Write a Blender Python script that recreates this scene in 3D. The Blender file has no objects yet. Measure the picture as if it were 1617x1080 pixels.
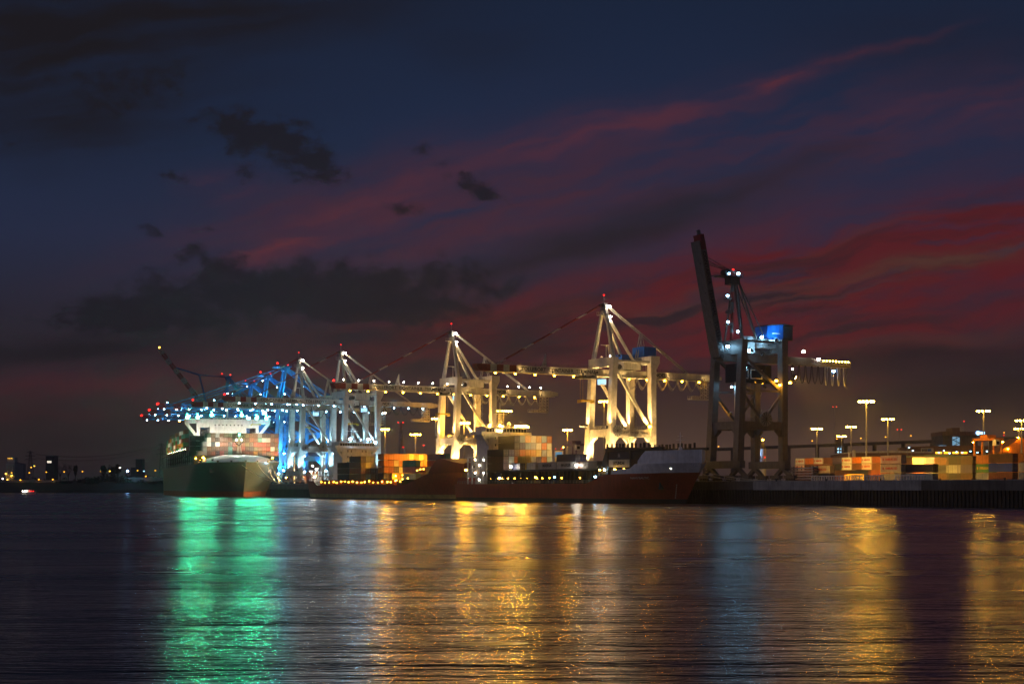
import bpy, math, random
from mathutils import Vector, Matrix
R = random.Random(7)
sc = bpy.context.scene
C = sc.collection
rad = math.radians

# ------------------------------------------------------------------ camera
F = 2400.0                 # focal length in pixels of a 1617 wide frame
H = 5.3                    # eye height above the river
cam_d = bpy.data.cameras.new('camera')
cam_d.sensor_width = 36.0
cam_d.lens = F / 1617 * 36.0
cam_d.shift_y = (770 - 540) / 1617
cam_d.clip_start = 0.5
cam_d.clip_end = 60000
cam = bpy.data.objects.new('camera', cam_d)
cam.location = (0, 0, H)
cam.rotation_euler = (rad(90), 0, 0)
C.objects.link(cam)
sc.camera = cam
sc.render.engine = 'CYCLES'
sc.view_settings.view_transform = 'Standard'
sc.view_settings.look = 'None'
sc.view_settings.gamma = 1
sc.view_settings.exposure = 0
sc.cycles.use_denoising = True
sc.cycles.max_bounces = 5
sc.cycles.diffuse_bounces = 2
sc.cycles.glossy_bounces = 3
sc.cycles.volume_bounces = 0
sc.cycles.sample_clamp_indirect = 3.0
sc.cycles.use_light_tree = True
sc.cycles.caustics_reflective = False
sc.cycles.caustics_refractive = False

# ------------------------------------------------------------------ node helpers
class NT:
    def __init__(self, nt):
        self.nt = nt
    def n(self, typ, **kw):
        nd = self.nt.nodes.new(typ)
        for k, v in kw.items():
            setattr(nd, k, v)
        return nd
    def put(self, sock, v):
        if isinstance(v, bpy.types.NodeSocket):
            self.nt.links.new(v, sock)
        else:
            sock.default_value = v
    def m(self, op, a, b=None, c=None, clamp=False):
        nd = self.n('ShaderNodeMath', operation=op, use_clamp=clamp)
        for i, v in enumerate((a, b, c)):
            if v is not None:
                self.put(nd.inputs[i], v)
        return nd.outputs[0]
    def add(self, a, b): return self.m('ADD', a, b)
    def sub(self, a, b): return self.m('SUBTRACT', a, b)
    def mul(self, a, b): return self.m('MULTIPLY', a, b)
    def div(self, a, b): return self.m('DIVIDE', a, b)
    def sm(self, x, a, b):
        nd = self.n('ShaderNodeMapRange', interpolation_type='SMOOTHSTEP', clamp=True)
        self.put(nd.inputs['Value'], x)
        nd.inputs['From Min'].default_value = a
        nd.inputs['From Max'].default_value = b
        return nd.outputs[0]
    def xyz(self, x, y, z=0.0):
        nd = self.n('ShaderNodeCombineXYZ')
        for i, v in enumerate((x, y, z)):
            self.put(nd.inputs[i], v)
        return nd.outputs[0]
    def noise(self, vec, scale, detail=4, rough=0.55, dist=0.0, color=False):
        nd = self.n('ShaderNodeTexNoise')
        if vec is not None:
            self.put(nd.inputs['Vector'], vec)
        nd.inputs['Scale'].default_value = scale
        nd.inputs['Detail'].default_value = detail
        nd.inputs['Roughness'].default_value = rough
        nd.inputs['Distortion'].default_value = dist
        return nd.outputs[1 if color else 0]
    def mix(self, f, a, b):
        nd = self.n('ShaderNodeMix', data_type='RGBA')
        self.put(nd.inputs[0], f)
        for i, v in ((6, a), (7, b)):
            self.put(nd.inputs[i], (*v, 1) if isinstance(v, tuple) and len(v) == 3 else v)
        return nd.outputs[2]
    def addc(self, f, a, b):
        nd = self.n('ShaderNodeMix', data_type='RGBA', blend_type='ADD')
        self.put(nd.inputs[0], f)
        for i, v in ((6, a), (7, b)):
            self.put(nd.inputs[i], (*v, 1) if isinstance(v, tuple) and len(v) == 3 else v)
        return nd.outputs[2]

# ------------------------------------------------------------------ dusk sky
world = bpy.data.worlds.new('World')
sc.world = world
world.use_nodes = True
w = NT(world.node_tree)
for nd in list(world.node_tree.nodes):
    world.node_tree.nodes.remove(nd)
tc = w.n('ShaderNodeTexCoord')
sp = w.n('ShaderNodeSeparateXYZ')
w.put(sp.inputs[0], tc.outputs['Generated'])
dx, dy, dz = sp.outputs
den = w.m('MAXIMUM', w.m('ABSOLUTE', dy), 0.2)
U = w.div(dx, den)               # tangent of azimuth
V = w.div(dz, den)               # tangent of elevation
Vc = w.m('MAXIMUM', V, 0.0)
def uv(px, py): return (px - 808.5) / 2400, (770 - py) / 2400
# wispy warp shared by all clouds
P0 = w.xyz(U, w.mul(V, 1.7))
warp = w.n('ShaderNodeSeparateXYZ')
w.put(warp.inputs[0], w.noise(P0, 14, 6, 0.62, color=True))
warp2 = w.n('ShaderNodeSeparateXYZ')
w.put(warp2.inputs[0], w.noise(P0, 5, 3, 0.5, color=True))
wx = w.add(w.mul(w.sub(warp.outputs[0], .5), .045), w.mul(w.sub(warp2.outputs[0], .5), .05))
wy = w.add(w.mul(w.sub(warp.outputs[1], .5), .028), w.mul(w.sub(warp2.outputs[1], .5), .028))
UW, VW = w.add(U, wx), w.add(V, wy)
def blob(px, py, rx, ry, deg=0, warped=1.0):
    cu, cv = uv(px, py)
    a, b = (UW, VW) if warped else (U, V)
    x, y = w.sub(a, cu), w.sub(b, cv)
    c, s = math.cos(rad(deg)), math.sin(rad(deg))
    p = w.div(w.add(w.mul(x, c), w.mul(y, s)), rx / 2400)
    q = w.div(w.add(w.mul(x, -s), w.mul(y, c)), ry / 2400)
    return w.m('EXPONENT', w.mul(w.add(w.mul(p, p), w.mul(q, q)), -1.0))
def summ(*a):
    t = a[0]
    for b in a[1:]:
        t = w.add(t, b)
    return t
# streaks rising to the right, fine fibres
def streak(deg, sx, sy, seed, det=5, rough=.55):
    c, s = math.cos(rad(deg)), math.sin(rad(deg))
    a = w.add(w.mul(UW, c), w.mul(V, s))
    b = w.add(w.mul(UW, -s), w.mul(VW, c))
    return w.noise(w.xyz(w.mul(a, sx), w.mul(b, sy), seed), 1.0, det, rough)
st1 = streak(14, 9, 60, 1.3)
st2 = streak(17, 5, 34, 7.7)
st3 = streak(8, 6, 55, 3.1)
rampn = w.n('ShaderNodeValToRGB')
w.put(rampn.inputs[0], w.mul(Vc, 2.5))
cr = rampn.color_ramp
stops = [(0.0, (.036, .023, .019)), (.12, (.030, .019, .019)), (.28, (.020, .018, .029)), (.42, (.0185, .0235, .054)),
         (.58, (.0130, .0225, .056)), (.80, (.0100, .0175, .042)), (1.0, (.0085, .0145, .033))]
cr.elements[0].position, cr.elements[0].color = stops[0][0], (*stops[0][1], 1)
cr.elements[1].position, cr.elements[1].color = stops[-1][0], (*stops[-1][1], 1)
for p, c in stops[1:-1]:
    e = cr.elements.new(p)
    e.color = (*c, 1)
col = rampn.outputs[0]
nis = w.n('ShaderNodeTexSky', sky_type='NISHITA')
nis.sun_disc = False
nis.sun_elevation = rad(-4)
nis.sun_rotation = rad(25)
col = w.addc(0.004, col, nis.outputs[0])
# mauve veil over the middle
lay = w.add(w.mul(w.sm(st2, .36, .68), .6), w.mul(w.sm(streak(13, 12, 85, 9.4, 6, .62), .32, .68), .5))
veil = w.mul(summ(w.mul(blob(960, 290, 600, 90, 14), .95), w.mul(blob(520, 310, 280, 46, 16), .8), w.mul(blob(1350, 225, 440, 66, 14), .75), w.mul(blob(680, 360, 280, 42, 10), .85), w.mul(blob(1050, 390, 300, 30, 12), .6), w.mul(blob(420, 560, 420, 40, 4), .35), w.mul(blob(760, 440, 260, 26, 12), .4)), lay)
col = w.mix(w.m('MULTIPLY', veil, .82, clamp=True), col, (.056, .0215, .037))
# short red wisps high up, feathered
fth = w.m('POWER', w.sm(st1, .34, .70), 1.4)
hi = summ(w.mul(blob(1235, 118, 80, 15, 17), 1.1), w.mul(blob(1340, 88, 70, 10, 16), .5), w.mul(blob(1450, 62, 60, 7, 18), .3), w.mul(blob(930, 216, 190, 26, 10), .5), w.mul(blob(430, 398, 70, 16, 14), 1.15),
          w.mul(blob(1480, 175, 240, 30, 10), .34), w.mul(blob(600, 300, 130, 30, 14), .4), w.mul(blob(345, 290, 60, 20, 10), .4), w.mul(blob(560, 345, 120, 20, 10), .4), w.mul(blob(1080, 165, 90, 18, 14), .35))
col = w.mix(w.m('MULTIPLY', hi, w.add(.14, w.mul(fth, 1.05)), clamp=True), col, (.115, .026, .034))
# dark diagonal bank
bank = summ(blob(820, 425, 260, 32, 16), blob(1080, 320, 200, 34, 20), w.mul(blob(1010, 470, 130, 14, 12), .5), w.mul(blob(1270, 250, 120, 16, 20), .5))
col = w.mix(w.m('MULTIPLY', bank, w.add(.3, w.mul(w.sm(st2, .34, .62), .62)), clamp=True), col, (.016, .0155, .024))
# red afterglow, right and low
glow = summ(blob(1600, 370, 420, 70, 12, 0), w.mul(blob(1270, 440, 420, 75, 12, 0), .95), w.mul(blob(880, 490, 340, 50, 10, 0), .9), w.mul(blob(1500, 510, 400, 60, 8, 0), .8),
            w.mul(blob(620, 550, 420, 36, 3), .55), w.mul(blob(120, 605, 330, 20, 2), .36), w.mul(blob(430, 590, 300, 14, 2), .35), w.mul(blob(1150, 560, 300, 30, 4), .5), w.mul(blob(60, 650, 200, 12, 2), .25), w.mul(blob(1250, 620, 260, 16, 4), .3))
fib = w.add(w.mul(w.sm(st1, .32, .66), .6), w.mul(w.sm(streak(10, 14, 130, 5.2, 6, .62), .34, .66), .5))
glow = w.mul(glow, w.add(.08, w.mul(fib, 1.12)))
col = w.mix(w.m('MULTIPLY', glow, .92, clamp=True), col, (.088, .0122, .0170))
# olive sun-lit fibres inside it
oli = summ(blob(1500, 415, 260, 16, 14), w.mul(blob(1180, 470, 260, 17, 10), .9), w.mul(blob(920, 492, 170, 14, 4), .6), w.mul(blob(1400, 545, 260, 16, 6), .5), w.mul(blob(1250, 400, 200, 10, 16), .35))
col = w.mix(w.m('MULTIPLY', oli, w.mul(w.sm(st3, .36, .64), .60), clamp=True), col, (.070, .038, .028))
drk = w.mul(summ(blob(1350, 470, 420, 110, 10, 0), w.mul(blob(850, 520, 420, 60, 8, 0), .9), w.mul(blob(1480, 560, 300, 50, 6, 0), .8)), w.sm(streak(11, 7, 62, 12.6, 6, .64), .47, .66))
col = w.mix(w.m('MULTIPLY', drk, .8, clamp=True), col, (.022, .0135, .0185))
# heavy dark clouds with ragged edges
rag = w.add(w.mul(w.noise(w.xyz(UW, w.mul(VW, 1.5)), 24, 8, .70), .65), w.mul(w.noise(w.xyz(U, w.mul(V, 1.35)), 70, 5, .6), .35))
dk = summ(w.mul(blob(440, 238, 72, 40, -10), 1.05), w.mul(blob(500, 262, 46, 14, -22), .5), w.mul(blob(745, 286, 52, 17, -22), .82), w.mul(blob(790, 312, 34, 9, -24), .5), w.mul(blob(400, 460, 200, 44, 4), 1.1), w.mul(blob(620, 466, 190, 48, 6), .95), w.mul(blob(200, 505, 150, 24, -4), .95),
          w.mul(blob(290, 415, 46, 16, -20), .62), w.mul(blob(640, 496, 130, 16, 0), .8), w.mul(blob(270, 290, 24, 13), .7), w.mul(blob(205, 370, 30, 11, -12), .62), w.mul(blob(296, 364, 20, 15), .6), w.mul(blob(350, 190, 80, 24, -10), .56),
          w.mul(blob(130, 140, 80, 40, -20), .66), w.mul(blob(20, 220, 34, 18), .6), w.mul(blob(260, 125, 60, 26, -15), .55), w.mul(blob(390, 280, 30, 14, 20), .55), w.mul(blob(680, 236, 40, 10, 0), .45), w.mul(blob(640, 330, 60, 16, -14), .42), w.mul(blob(330, 110, 50, 14, -16), .45))
dm = w.sm(w.add(dk, w.mul(w.sub(rag, .48), 5.2)), .30, 1.15)
dm = w.mul(dm, w.sm(dk, .10, .34))
col = w.mix(w.mul(dm, .88), col, (.0118, .0105, .0145))
# soft dark sheets: top left corner, low bands
sh = summ(w.mul(blob(60, 70, 330, 140, -8), 1.05), w.mul(blob(420, 10, 280, 60, 0), .8), w.mul(blob(60, 200, 150, 70, -10), .55), w.mul(blob(1560, 610, 330, 38, 6, 0), .8), w.mul(blob(1300, 665, 420, 26, 3), .55), w.mul(blob(1420, 560, 160, 12, 6), .5),
          w.mul(blob(150, 555, 300, 24, 0), .8), w.mul(blob(480, 535, 300, 20, 0), .7), w.mul(blob(900, 660, 160, 16, 3), .5), w.mul(blob(160, 690, 400, 40, 0), .5), w.mul(blob(830, 550, 110, 16, 0), .6), w.mul(blob(640, 580, 200, 18, 0), .55), w.mul(blob(1250, 590, 200, 14, 4), .5), w.mul(blob(760, 90, 120, 40, 0), .3), w.mul(blob(1500, 60, 240, 60, 0), .35))
col = w.mix(w.m('MULTIPLY', sh, w.add(.5, w.mul(w.sm(st3, .3, .65), .45)), clamp=True), col, (.0115, .0098, .0128))
# city light scattered low over the port
town = w.mul(summ(blob(1000, 715, 360, 70, 0, 0), w.mul(blob(1380, 725, 360, 60, 0, 0), 1.0)), w.add(.5, w.mul(st2, .8)))
col = w.addc(w.m('MULTIPLY', town, .8, clamp=True), col, (.066, .035, .021))
# brighter sky added behind and left of the viewer to light facing sides
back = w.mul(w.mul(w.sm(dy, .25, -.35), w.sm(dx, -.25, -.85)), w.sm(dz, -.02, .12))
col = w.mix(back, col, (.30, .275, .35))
# below the horizon: dark
col = w.mix(w.sm(dz, -.12, -.01), (.004, .004, .005), col)
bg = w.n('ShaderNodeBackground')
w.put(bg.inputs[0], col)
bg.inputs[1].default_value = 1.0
wo = w.n('ShaderNodeOutputWorld')
w.nt.links.new(bg.outputs[0], wo.inputs[0])
world.cycles.sampling_method = 'NONE'

# ------------------------------------------------------------------ materials
MATS = {}
def paint(name, colr, rough=.5, metal=0.0, var=.25, scale=.6, streaks=True):
    """weathered paint: slow colour variation and rain streaks that run down the sheet"""
    if name in MATS:
        return MATS[name]
    m = bpy.data.materials.new(name)
    m.use_nodes = True
    t = NT(m.node_tree)
    b = m.node_tree.nodes['Principled BSDF']
    tco = t.n('ShaderNodeTexCoord').outputs['Object']
    f = t.noise(tco, scale, 5, .6)
    if streaks:
        mp = t.n('ShaderNodeMapping')
        t.put(mp.inputs[0], tco)
        mp.inputs['Scale'].default_value = (1.6, 1.6, .12)
        f = t.m('MULTIPLY_ADD', t.noise(mp.outputs[0], 1.0, 4, .6), .5, t.mul(f, .5))
    k = t.sm(f, .36, .62)
    t.put(b.inputs['Base Color'], t.mix(k, tuple(c * (1 - var) for c in colr), tuple(min(1, c * (1 + var * .35)) for c in colr)))
    b.inputs['Roughness'].default_value = rough
    b.inputs['Metallic'].default_value = metal
    MATS[name] = m
    return m
LCOL = {'sodium': (1, .42, .022), 'warm': (1, .50, .05), 'cream': (1, .62, .215), 'white': (1, .88, .70), 'cold': (.33, .70, 1), 'green': (.035, 1, .44), 'red': (1, .018, .012), 'blue': (.22, .5, 1), 'window': (1, .8, .5)}
def glow(colname, strength):
    key = 'lamp_%s_%g' % (colname, strength)
    if key in MATS:
        return MATS[key]
    m = bpy.data.materials.new(key)
    m.use_nodes = True
    nt = m.node_tree
    nt.nodes.clear()
    e = nt.nodes.new('ShaderNodeEmission')
    e.inputs[0].default_value = (*LCOL[colname], 1)
    e.inputs[1].default_value = strength
    o = nt.nodes.new('ShaderNodeOutputMaterial')
    nt.links.new(e.outputs[0], o.inputs[0])
    MATS[key] = m
    return m
weathered = paint('weathered_grey_paint', (.165, .152, .15), .5)
cream = paint('crane_cream_paint', (.62, .58, .50), .45)
bluep = paint('crane_blue_paint', (.008, .20, .52), .42)
housep = paint('blue_sheet', (.010, .14, .56), .45)
redp = paint('signal_red_paint', (.26, .022, .016), .5)
steel = paint('dark_steel', (.055, .055, .06), .5, .2)
galv = paint('galvanised_steel', (.36, .36, .36), .5, .3)
rubber = paint('black_rubber', (.018, .018, .02), .8, streaks=False)
black = paint('black_lettering', (.012, .012, .014), .7, streaks=False)
hullred = paint('hull_red', (.31, .040, .018), .42, var=.35, scale=.12)
hullbrown = paint('hull_brown', (.24, .046, .020), .45, var=.35, scale=.12)
boot = paint('boot_top_ochre', (.33, .27, .11), .6, var=.4, scale=.3)
hullblack = paint('hull_black', (.020, .020, .020), .5)
hulldark = paint('hull_dark_green', (.088, .098, .072), .30, var=.3, scale=.08)
antifoul = paint('antifouling_orange', (.36, .105, .03), .6)
shipwhite = paint('ship_white', (.74, .73, .70), .45, var=.18)
shipgrey = paint('ship_grey', (.74, .75, .78), .5, var=.18)
deckdark = paint('deck_dark', (.05, .035, .03), .7)
glass = paint('dark_glass', (.01, .013, .016), .08, streaks=False)
stained = paint('stained_concrete', (.13, .12, .11), .85, var=.4, scale=.25)
concrete = paint('concrete', (.36, .35, .335), .85, var=.35, scale=.25)
pile = paint('sheet_pile_rust', (.040, .034, .030), .8, var=.5, scale=.2)
asphalt = paint('apron_asphalt', (.075, .072, .068), .85, var=.3, scale=.06, streaks=False)
yellowp = paint('yellow_paint', (.62, .42, .03), .5)
orangep = paint('orange_paint', (.62, .20, .02), .5)
whitewall = paint('pale_wall', (.62, .60, .56), .7)
brick = paint('brick_wall', (.22, .12, .09), .8)
roofgreen = paint('roof_green', (.26, .36, .27), .6)
rope_m = paint('mooring_rope_fibre', (.72, .66, .52), .8, streaks=False)
leaf = paint('winter_scrub', (.030, .032, .020), .9, var=.4, scale=.3, streaks=False)
bark = paint('bark', (.05, .04, .03), .9)
bank_m = paint('bank_turf', (.045, .045, .032), .95, var=.4, scale=.03, streaks=False)

# ------------------------------------------------------------------ mesh builder
class MB:
    def __init__(self):
        self.v, self.f, self.k = [], [], []
    def add(self, vs, fs, k=0):
        o = len(self.v)
        self.v += [tuple(p) for p in vs]
        self.f += [tuple(i + o for i in q) for q in fs]
        self.k += [k] * len(fs)
        return self
    def box(self, x0, x1, y0, y1, z0, z1, k=0):
        vs = [(x, y, z) for x in (x0, x1) for y in (y0, y1) for z in (z0, z1)]
        return self.add(vs, [(0, 1, 3, 2), (4, 6, 7, 5), (0, 4, 5, 1), (2, 3, 7, 6), (0, 2, 6, 4), (1, 5, 7, 3)], k)
    def beam(self, p, q, w, h=None, k=0, w2=None, h2=None, ref=(0, 0, 1)):
        p, q, ref = Vector(p), Vector(q), Vector(ref)
        h = w if h is None else h
        w2 = w if w2 is None else w2
        h2 = h if h2 is None else h2
        d = (q - p).normalized()
        if abs(d.dot(ref)) > .98:
            ref = Vector((0, 1, 0))
        s = d.cross(ref).normalized()
        n = s.cross(d).normalized()
        vs = []
        for c, a, b in ((p, w, h), (q, w2, h2)):
            for i, j in ((-1, -1), (1, -1), (1, 1), (-1, 1)):
                vs.append(c + s * (i * a / 2) + n * (j * b / 2))
        return self.add(vs, [(0, 3, 2, 1), (4, 5, 6, 7), (0, 1, 5, 4), (1, 2, 6, 5), (2, 3, 7, 6), (3, 0, 4, 7)], k)
    def tube(self, p, q, r, r2=None, n=8, k=0):
        p, q = Vector(p), Vector(q)
        r2 = r if r2 is None else r2
        d = (q - p).normalized()
        ref = Vector((0, 0, 1)) if abs(d.z) < .9 else Vector((1, 0, 0))
        s = d.cross(ref).normalized()
        t = s.cross(d)
        vs = [c + s * (math.cos(i * math.tau / n) * a) + t * (math.sin(i * math.tau / n) * a) for c, a in ((p, r), (q, r2)) for i in range(n)]
        fs = [(i, (i + 1) % n, n + (i + 1) % n, n + i) for i in range(n)] + [tuple(range(n - 1, -1, -1)), tuple(range(n, 2 * n))]
        return self.add(vs, fs, k)
    def path(self, pts, r, n=5, k=0):
        for a, b in zip(pts, pts[1:]):
            self.tube(a, b, r, n=n, k=k)
        return self
    def prism(self, poly, y0, y1, k=0):
        """outline in x,z pulled from y0 to y1"""
        n = len(poly)
        vs = [(x, y0, z) for x, z in poly] + [(x, y1, z) for x, z in poly]
        fs = [tuple(range(n)), tuple(range(2 * n - 1, n - 1, -1))] + [(i, i + n, (i + 1) % n + n, (i + 1) % n) for i in range(n)]
        return self.add(vs, fs, k)
    def ball(self, c, r, k=0, n=8, m=5, sx=1, sy=1, sz=1):
        vs, fs = [], []
        for j in range(m + 1):
            a = math.pi * j / m
            for i in range(n):
                b = math.tau * i / n
                vs.append((c[0] + r * sx * math.sin(a) * math.cos(b), c[1] + r * sy * math.sin(a) * math.sin(b), c[2] + r * sz * math.cos(a)))
        for j in range(m):
            for i in range(n):
                fs.append((j * n + i, (j + 1) * n + i, (j + 1) * n + (i + 1) % n, j * n + (i + 1) % n))
        return self.add(vs, fs, k)
    def rail(self, pts, hgt=1.1, step=2.0, r=.045, k=0):
        """guard rail along a polyline"""
        for a, b in zip(pts, pts[1:]):
            a, b = Vector(a), Vector(b)
            n = max(1, int((b - a).length / step))
            for z in (hgt, hgt * .5):
                self.beam(a + Vector((0, 0, z)), b + Vector((0, 0, z)), r * 2, k=k)
            for i in range(n + 1):
                q = a.lerp(b, i / n)
                self.beam(q, q + Vector((0, 0, hgt)), r * 2, k=k)
        return self
    def build(self, name, mats, parent=None, loc=(0, 0, 0), rot=(0, 0, 0), smooth=False):
        me = bpy.data.meshes.new(name)
        me.from_pydata(self.v, [], self.f)
        for m in (mats if isinstance(mats, (list, tuple)) else [mats]):
            me.materials.append(m)
        me.polygons.foreach_set('material_index', self.k)
        if smooth:
            me.polygons.foreach_set('use_smooth', [True] * len(self.f))
        me.update()
        return link(name, me, parent, loc, rot)
def link(name, me, parent=None, loc=(0, 0, 0), rot=(0, 0, 0)):
    o = bpy.data.objects.new(name, me)
    o.location, o.rotation_euler = loc, rot
    C.objects.link(o)
    o.parent = parent
    return o
def tag(o, label=None, cat=None, group=None, kind=None):
    for k, v in (('label', label), ('category', cat), ('group', group), ('kind', kind)):
        if v:
            o[k] = v
    return o
def thing(name, label, cat, loc=(0, 0, 0), rz=0.0, group=None):
    return tag(link(name, None, None, loc, (0, 0, rz)), label, cat, group)
def dup(root, loc=None, rz=None):
    KIDS = {}
    for o in C.objects:
        if o.parent:
            KIDS.setdefault(o.parent.name, []).append(o)
    def cp(o, parent):
        c = o.copy()
        C.objects.link(c)
        c.parent = parent
        for ch in KIDS.get(o.name, ()):
            cp(ch, c)
        return c
    r = cp(root, None)
    if loc is not None: r.location = loc
    if rz is not None: r.rotation_euler = (0, 0, rz)
    return r

BULB = {}
def lamp(parent, pos, r, colname, inten, name='floodlight', hood=True, loose=None):
    """one luminaire: hooded housing and a glowing lens; inten is its candle power"""
    L = inten / (math.pi * r * r)
    if colname == 'red':
        L = min(L, 3.5)
    L = float('%.2g' % L)
    key = (round(r, 2), colname, L, hood)
    if key not in BULB:
        b = MB()
        b.ball((0, 0, 0), r, 1, 8, 5, sz=.85)
        if hood:
            b.tube((0, 0, r * .55), (0, 0, r * 1.15), r * 1.12, r * .6, 8, 0)
            b.beam((0, 0, r * 1.1), (0, 0, r * 1.9), r * .3, k=0)
        me = bpy.data.meshes.new(name)
        me.from_pydata(b.v, [], b.f)
        me.materials.append(steel)
        me.materials.append(glow(colname, L))
        me.polygons.foreach_set('material_index', b.k)
        BULB[key] = me
    return link(name, BULB[key], parent, pos)
def flood(parent, pos, target, r, colname, inten, name='floodlight'):
    """a directed flood: deep housing, lens set back inside, aimed at target (parent space)"""
    L = float('%.2g' % (inten / (math.pi * r * r)))
    key = ('dir', round(r, 2), colname, L)
    if key not in BULB:
        b = MB()
        n = 10
        ring = lambda rr, z: [(rr * math.cos(math.tau * i / n), rr * math.sin(math.tau * i / n), z) for i in range(n)]
        b.add(ring(r, 0), [tuple(range(n))], 1)
        b.add(ring(r * 1.12, r * 2.0) + ring(r * 1.1, -r * .5) + ring(r * .5, -r * .9), [(i, n + i, n + (i + 1) % n, (i + 1) % n) for i in range(n)] + [(n + i, 2 * n + i, 2 * n + (i + 1) % n, n + (i + 1) % n) for i in range(n)] + [tuple(range(2 * n, 3 * n))], 0)
        me = bpy.data.meshes.new(name)
        me.from_pydata(b.v, [], b.f)
        me.materials.append(steel)
        me.materials.append(glow(colname, L))
        me.polygons.foreach_set('material_index', b.k)
        BULB[key] = me
    d = Vector(target) - Vector(pos)
    return link(name, BULB[key], parent, pos, d.to_track_quat('Z', 'Y').to_euler())
def text(parent, s, size, mat, pos, rot, name='lettering', align='LEFT', width=None, bold=0.0):
    cu = bpy.data.curves.new(name, 'FONT')
    cu.body, cu.size, cu.align_x, cu.align_y = s, size, align, 'CENTER'
    cu.extrude, cu.offset = .02, bold
    cu.resolution_u = 3
    o = bpy.data.objects.new(name, cu)
    C.objects.link(o)
    bpy.context.view_layer.update()
    me = bpy.data.meshes.new_from_object(o)
    C.objects.unlink(o)
    bpy.data.objects.remove(o)
    me.materials.clear()
    me.materials.append(mat)
    if width:
        xs = [v.co.x for v in me.vertices]
        f = width / (max(xs) - min(xs))
        for v in me.vertices:
            v.co.x *= f
    return link(name, me, parent, pos, rot)

# ------------------------------------------------------------------ layout frame of the quay
TH = 0.55
u1 = Vector((-math.sin(TH), math.cos(TH), 0))      # along the quay, away
n1 = Vector((math.cos(TH), math.sin(TH), 0))       # from the water to the land
O1 = Vector((72.5, 519, 0))
GZ = 7.3                                           # top of the quay above the river
def Q(t, b, z=GZ): return O1 + u1 * t + n1 * b + Vector((0, 0, z))
def tq(px, b):
    """station along the quay whose point at distance b behind the rail lies at azimuth px"""
    k = (px - 808.5) / F
    A = O1 + n1 * b
    return (A.x - k * A.y) / (k * u1.y - u1.x)
PH = 0.30
u2 = Vector((-math.sin(PH), math.cos(PH), 0))
n2 = Vector((math.cos(PH), math.sin(PH), 0))
O2 = Vector((-146, 957, 0))
def Q2(t, b, z=GZ): return O2 + u2 * t + n2 * b + Vector((0, 0, z))
def at(px, py, Y): return Vector(((px - 808.5) / F * Y, Y, H + (770 - py) / F * Y))
# ------------------------------------------------------------------ river
m = bpy.data.materials.new('river_water')
m.use_nodes = True
t = NT(m.node_tree)
m.node_tree.nodes.remove(m.node_tree.nodes['Principled BSDF'])
gl = t.n('ShaderNodeBsdfGlossy', distribution='BECKMANN')     # gaussian wave slopes
gl.inputs['Color'].default_value = (.95, .95, .92, 1)
df = t.n('ShaderNodeBsdfDiffuse')
df.inputs['Color'].default_value = (.012, .011, .008, 1)
fr = t.n('ShaderNodeFresnel')
fr.inputs['IOR'].default_value = 1.333
mx = t.n('ShaderNodeMixShader')
t.put(mx.inputs[0], fr.outputs[0])
t.nt.links.new(df.outputs[0], mx.inputs[1])
t.nt.links.new(gl.outputs[0], mx.inputs[2])
t.nt.links.new(mx.outputs[0], [n_ for n_ in m.node_tree.nodes if n_.type == 'OUTPUT_MATERIAL'][0].inputs[0])
geo = t.n('ShaderNodeNewGeometry').outputs['Position']
def wmap(sx, sy, rz=0):
    mp = t.n('ShaderNodeMapping')
    t.put(mp.inputs[0], geo)
    mp.inputs['Scale'].default_value = (sx, sy, 1)
    mp.inputs['Rotation'].default_value = (0, 0, rad(rz))
    return mp.outputs[0]
calm = t.noise(wmap(.006, .016, 3), 1, 3, .5)          # slicks and gusts lying across the stream
calm2 = t.noise(wmap(.035, .075, -2), 1, 3, .55)
gust = t.sm(t.add(t.mul(calm, .5), t.mul(calm2, .5)), .38, .60)
rip = t.noise(wmap(.45, 1.7, 3), 1, 2, .5)
rip2 = t.noise(wmap(1.5, 5.0, -3), 1, 2, .5)
chop = t.noise(wmap(.10, .42, -4), 1, 3, .6)
swell = t.noise(wmap(.028, .20, 2), 1, 2, .5)
hgt = t.add(t.mul(t.add(t.add(rip, t.mul(rip2, .36)), t.mul(chop, 2.2)), t.add(.55, t.mul(gust, .75))), t.mul(swell, 2.2))
bp = t.n('ShaderNodeBump')
bp.inputs['Strength'].default_value = 1.0
bp.inputs['Distance'].default_value = .125
t.put(bp.inputs['Height'], hgt)
t.put(gl.inputs['Normal'], bp.outputs[0])
t.put(fr.inputs['Normal'], bp.outputs[0])
t.put(gl.inputs['Roughness'], t.add(.235, t.mul(gust, .045)))
MATS['river_water'] = m
g = MB()
g.add([(-6000, -60, 0), (6000, -60, 0), (6000, 14000, 0), (-6000, 14000, 0)], [(0, 1, 2, 3)])
tag(g.build('river', m), kind='structure')

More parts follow.
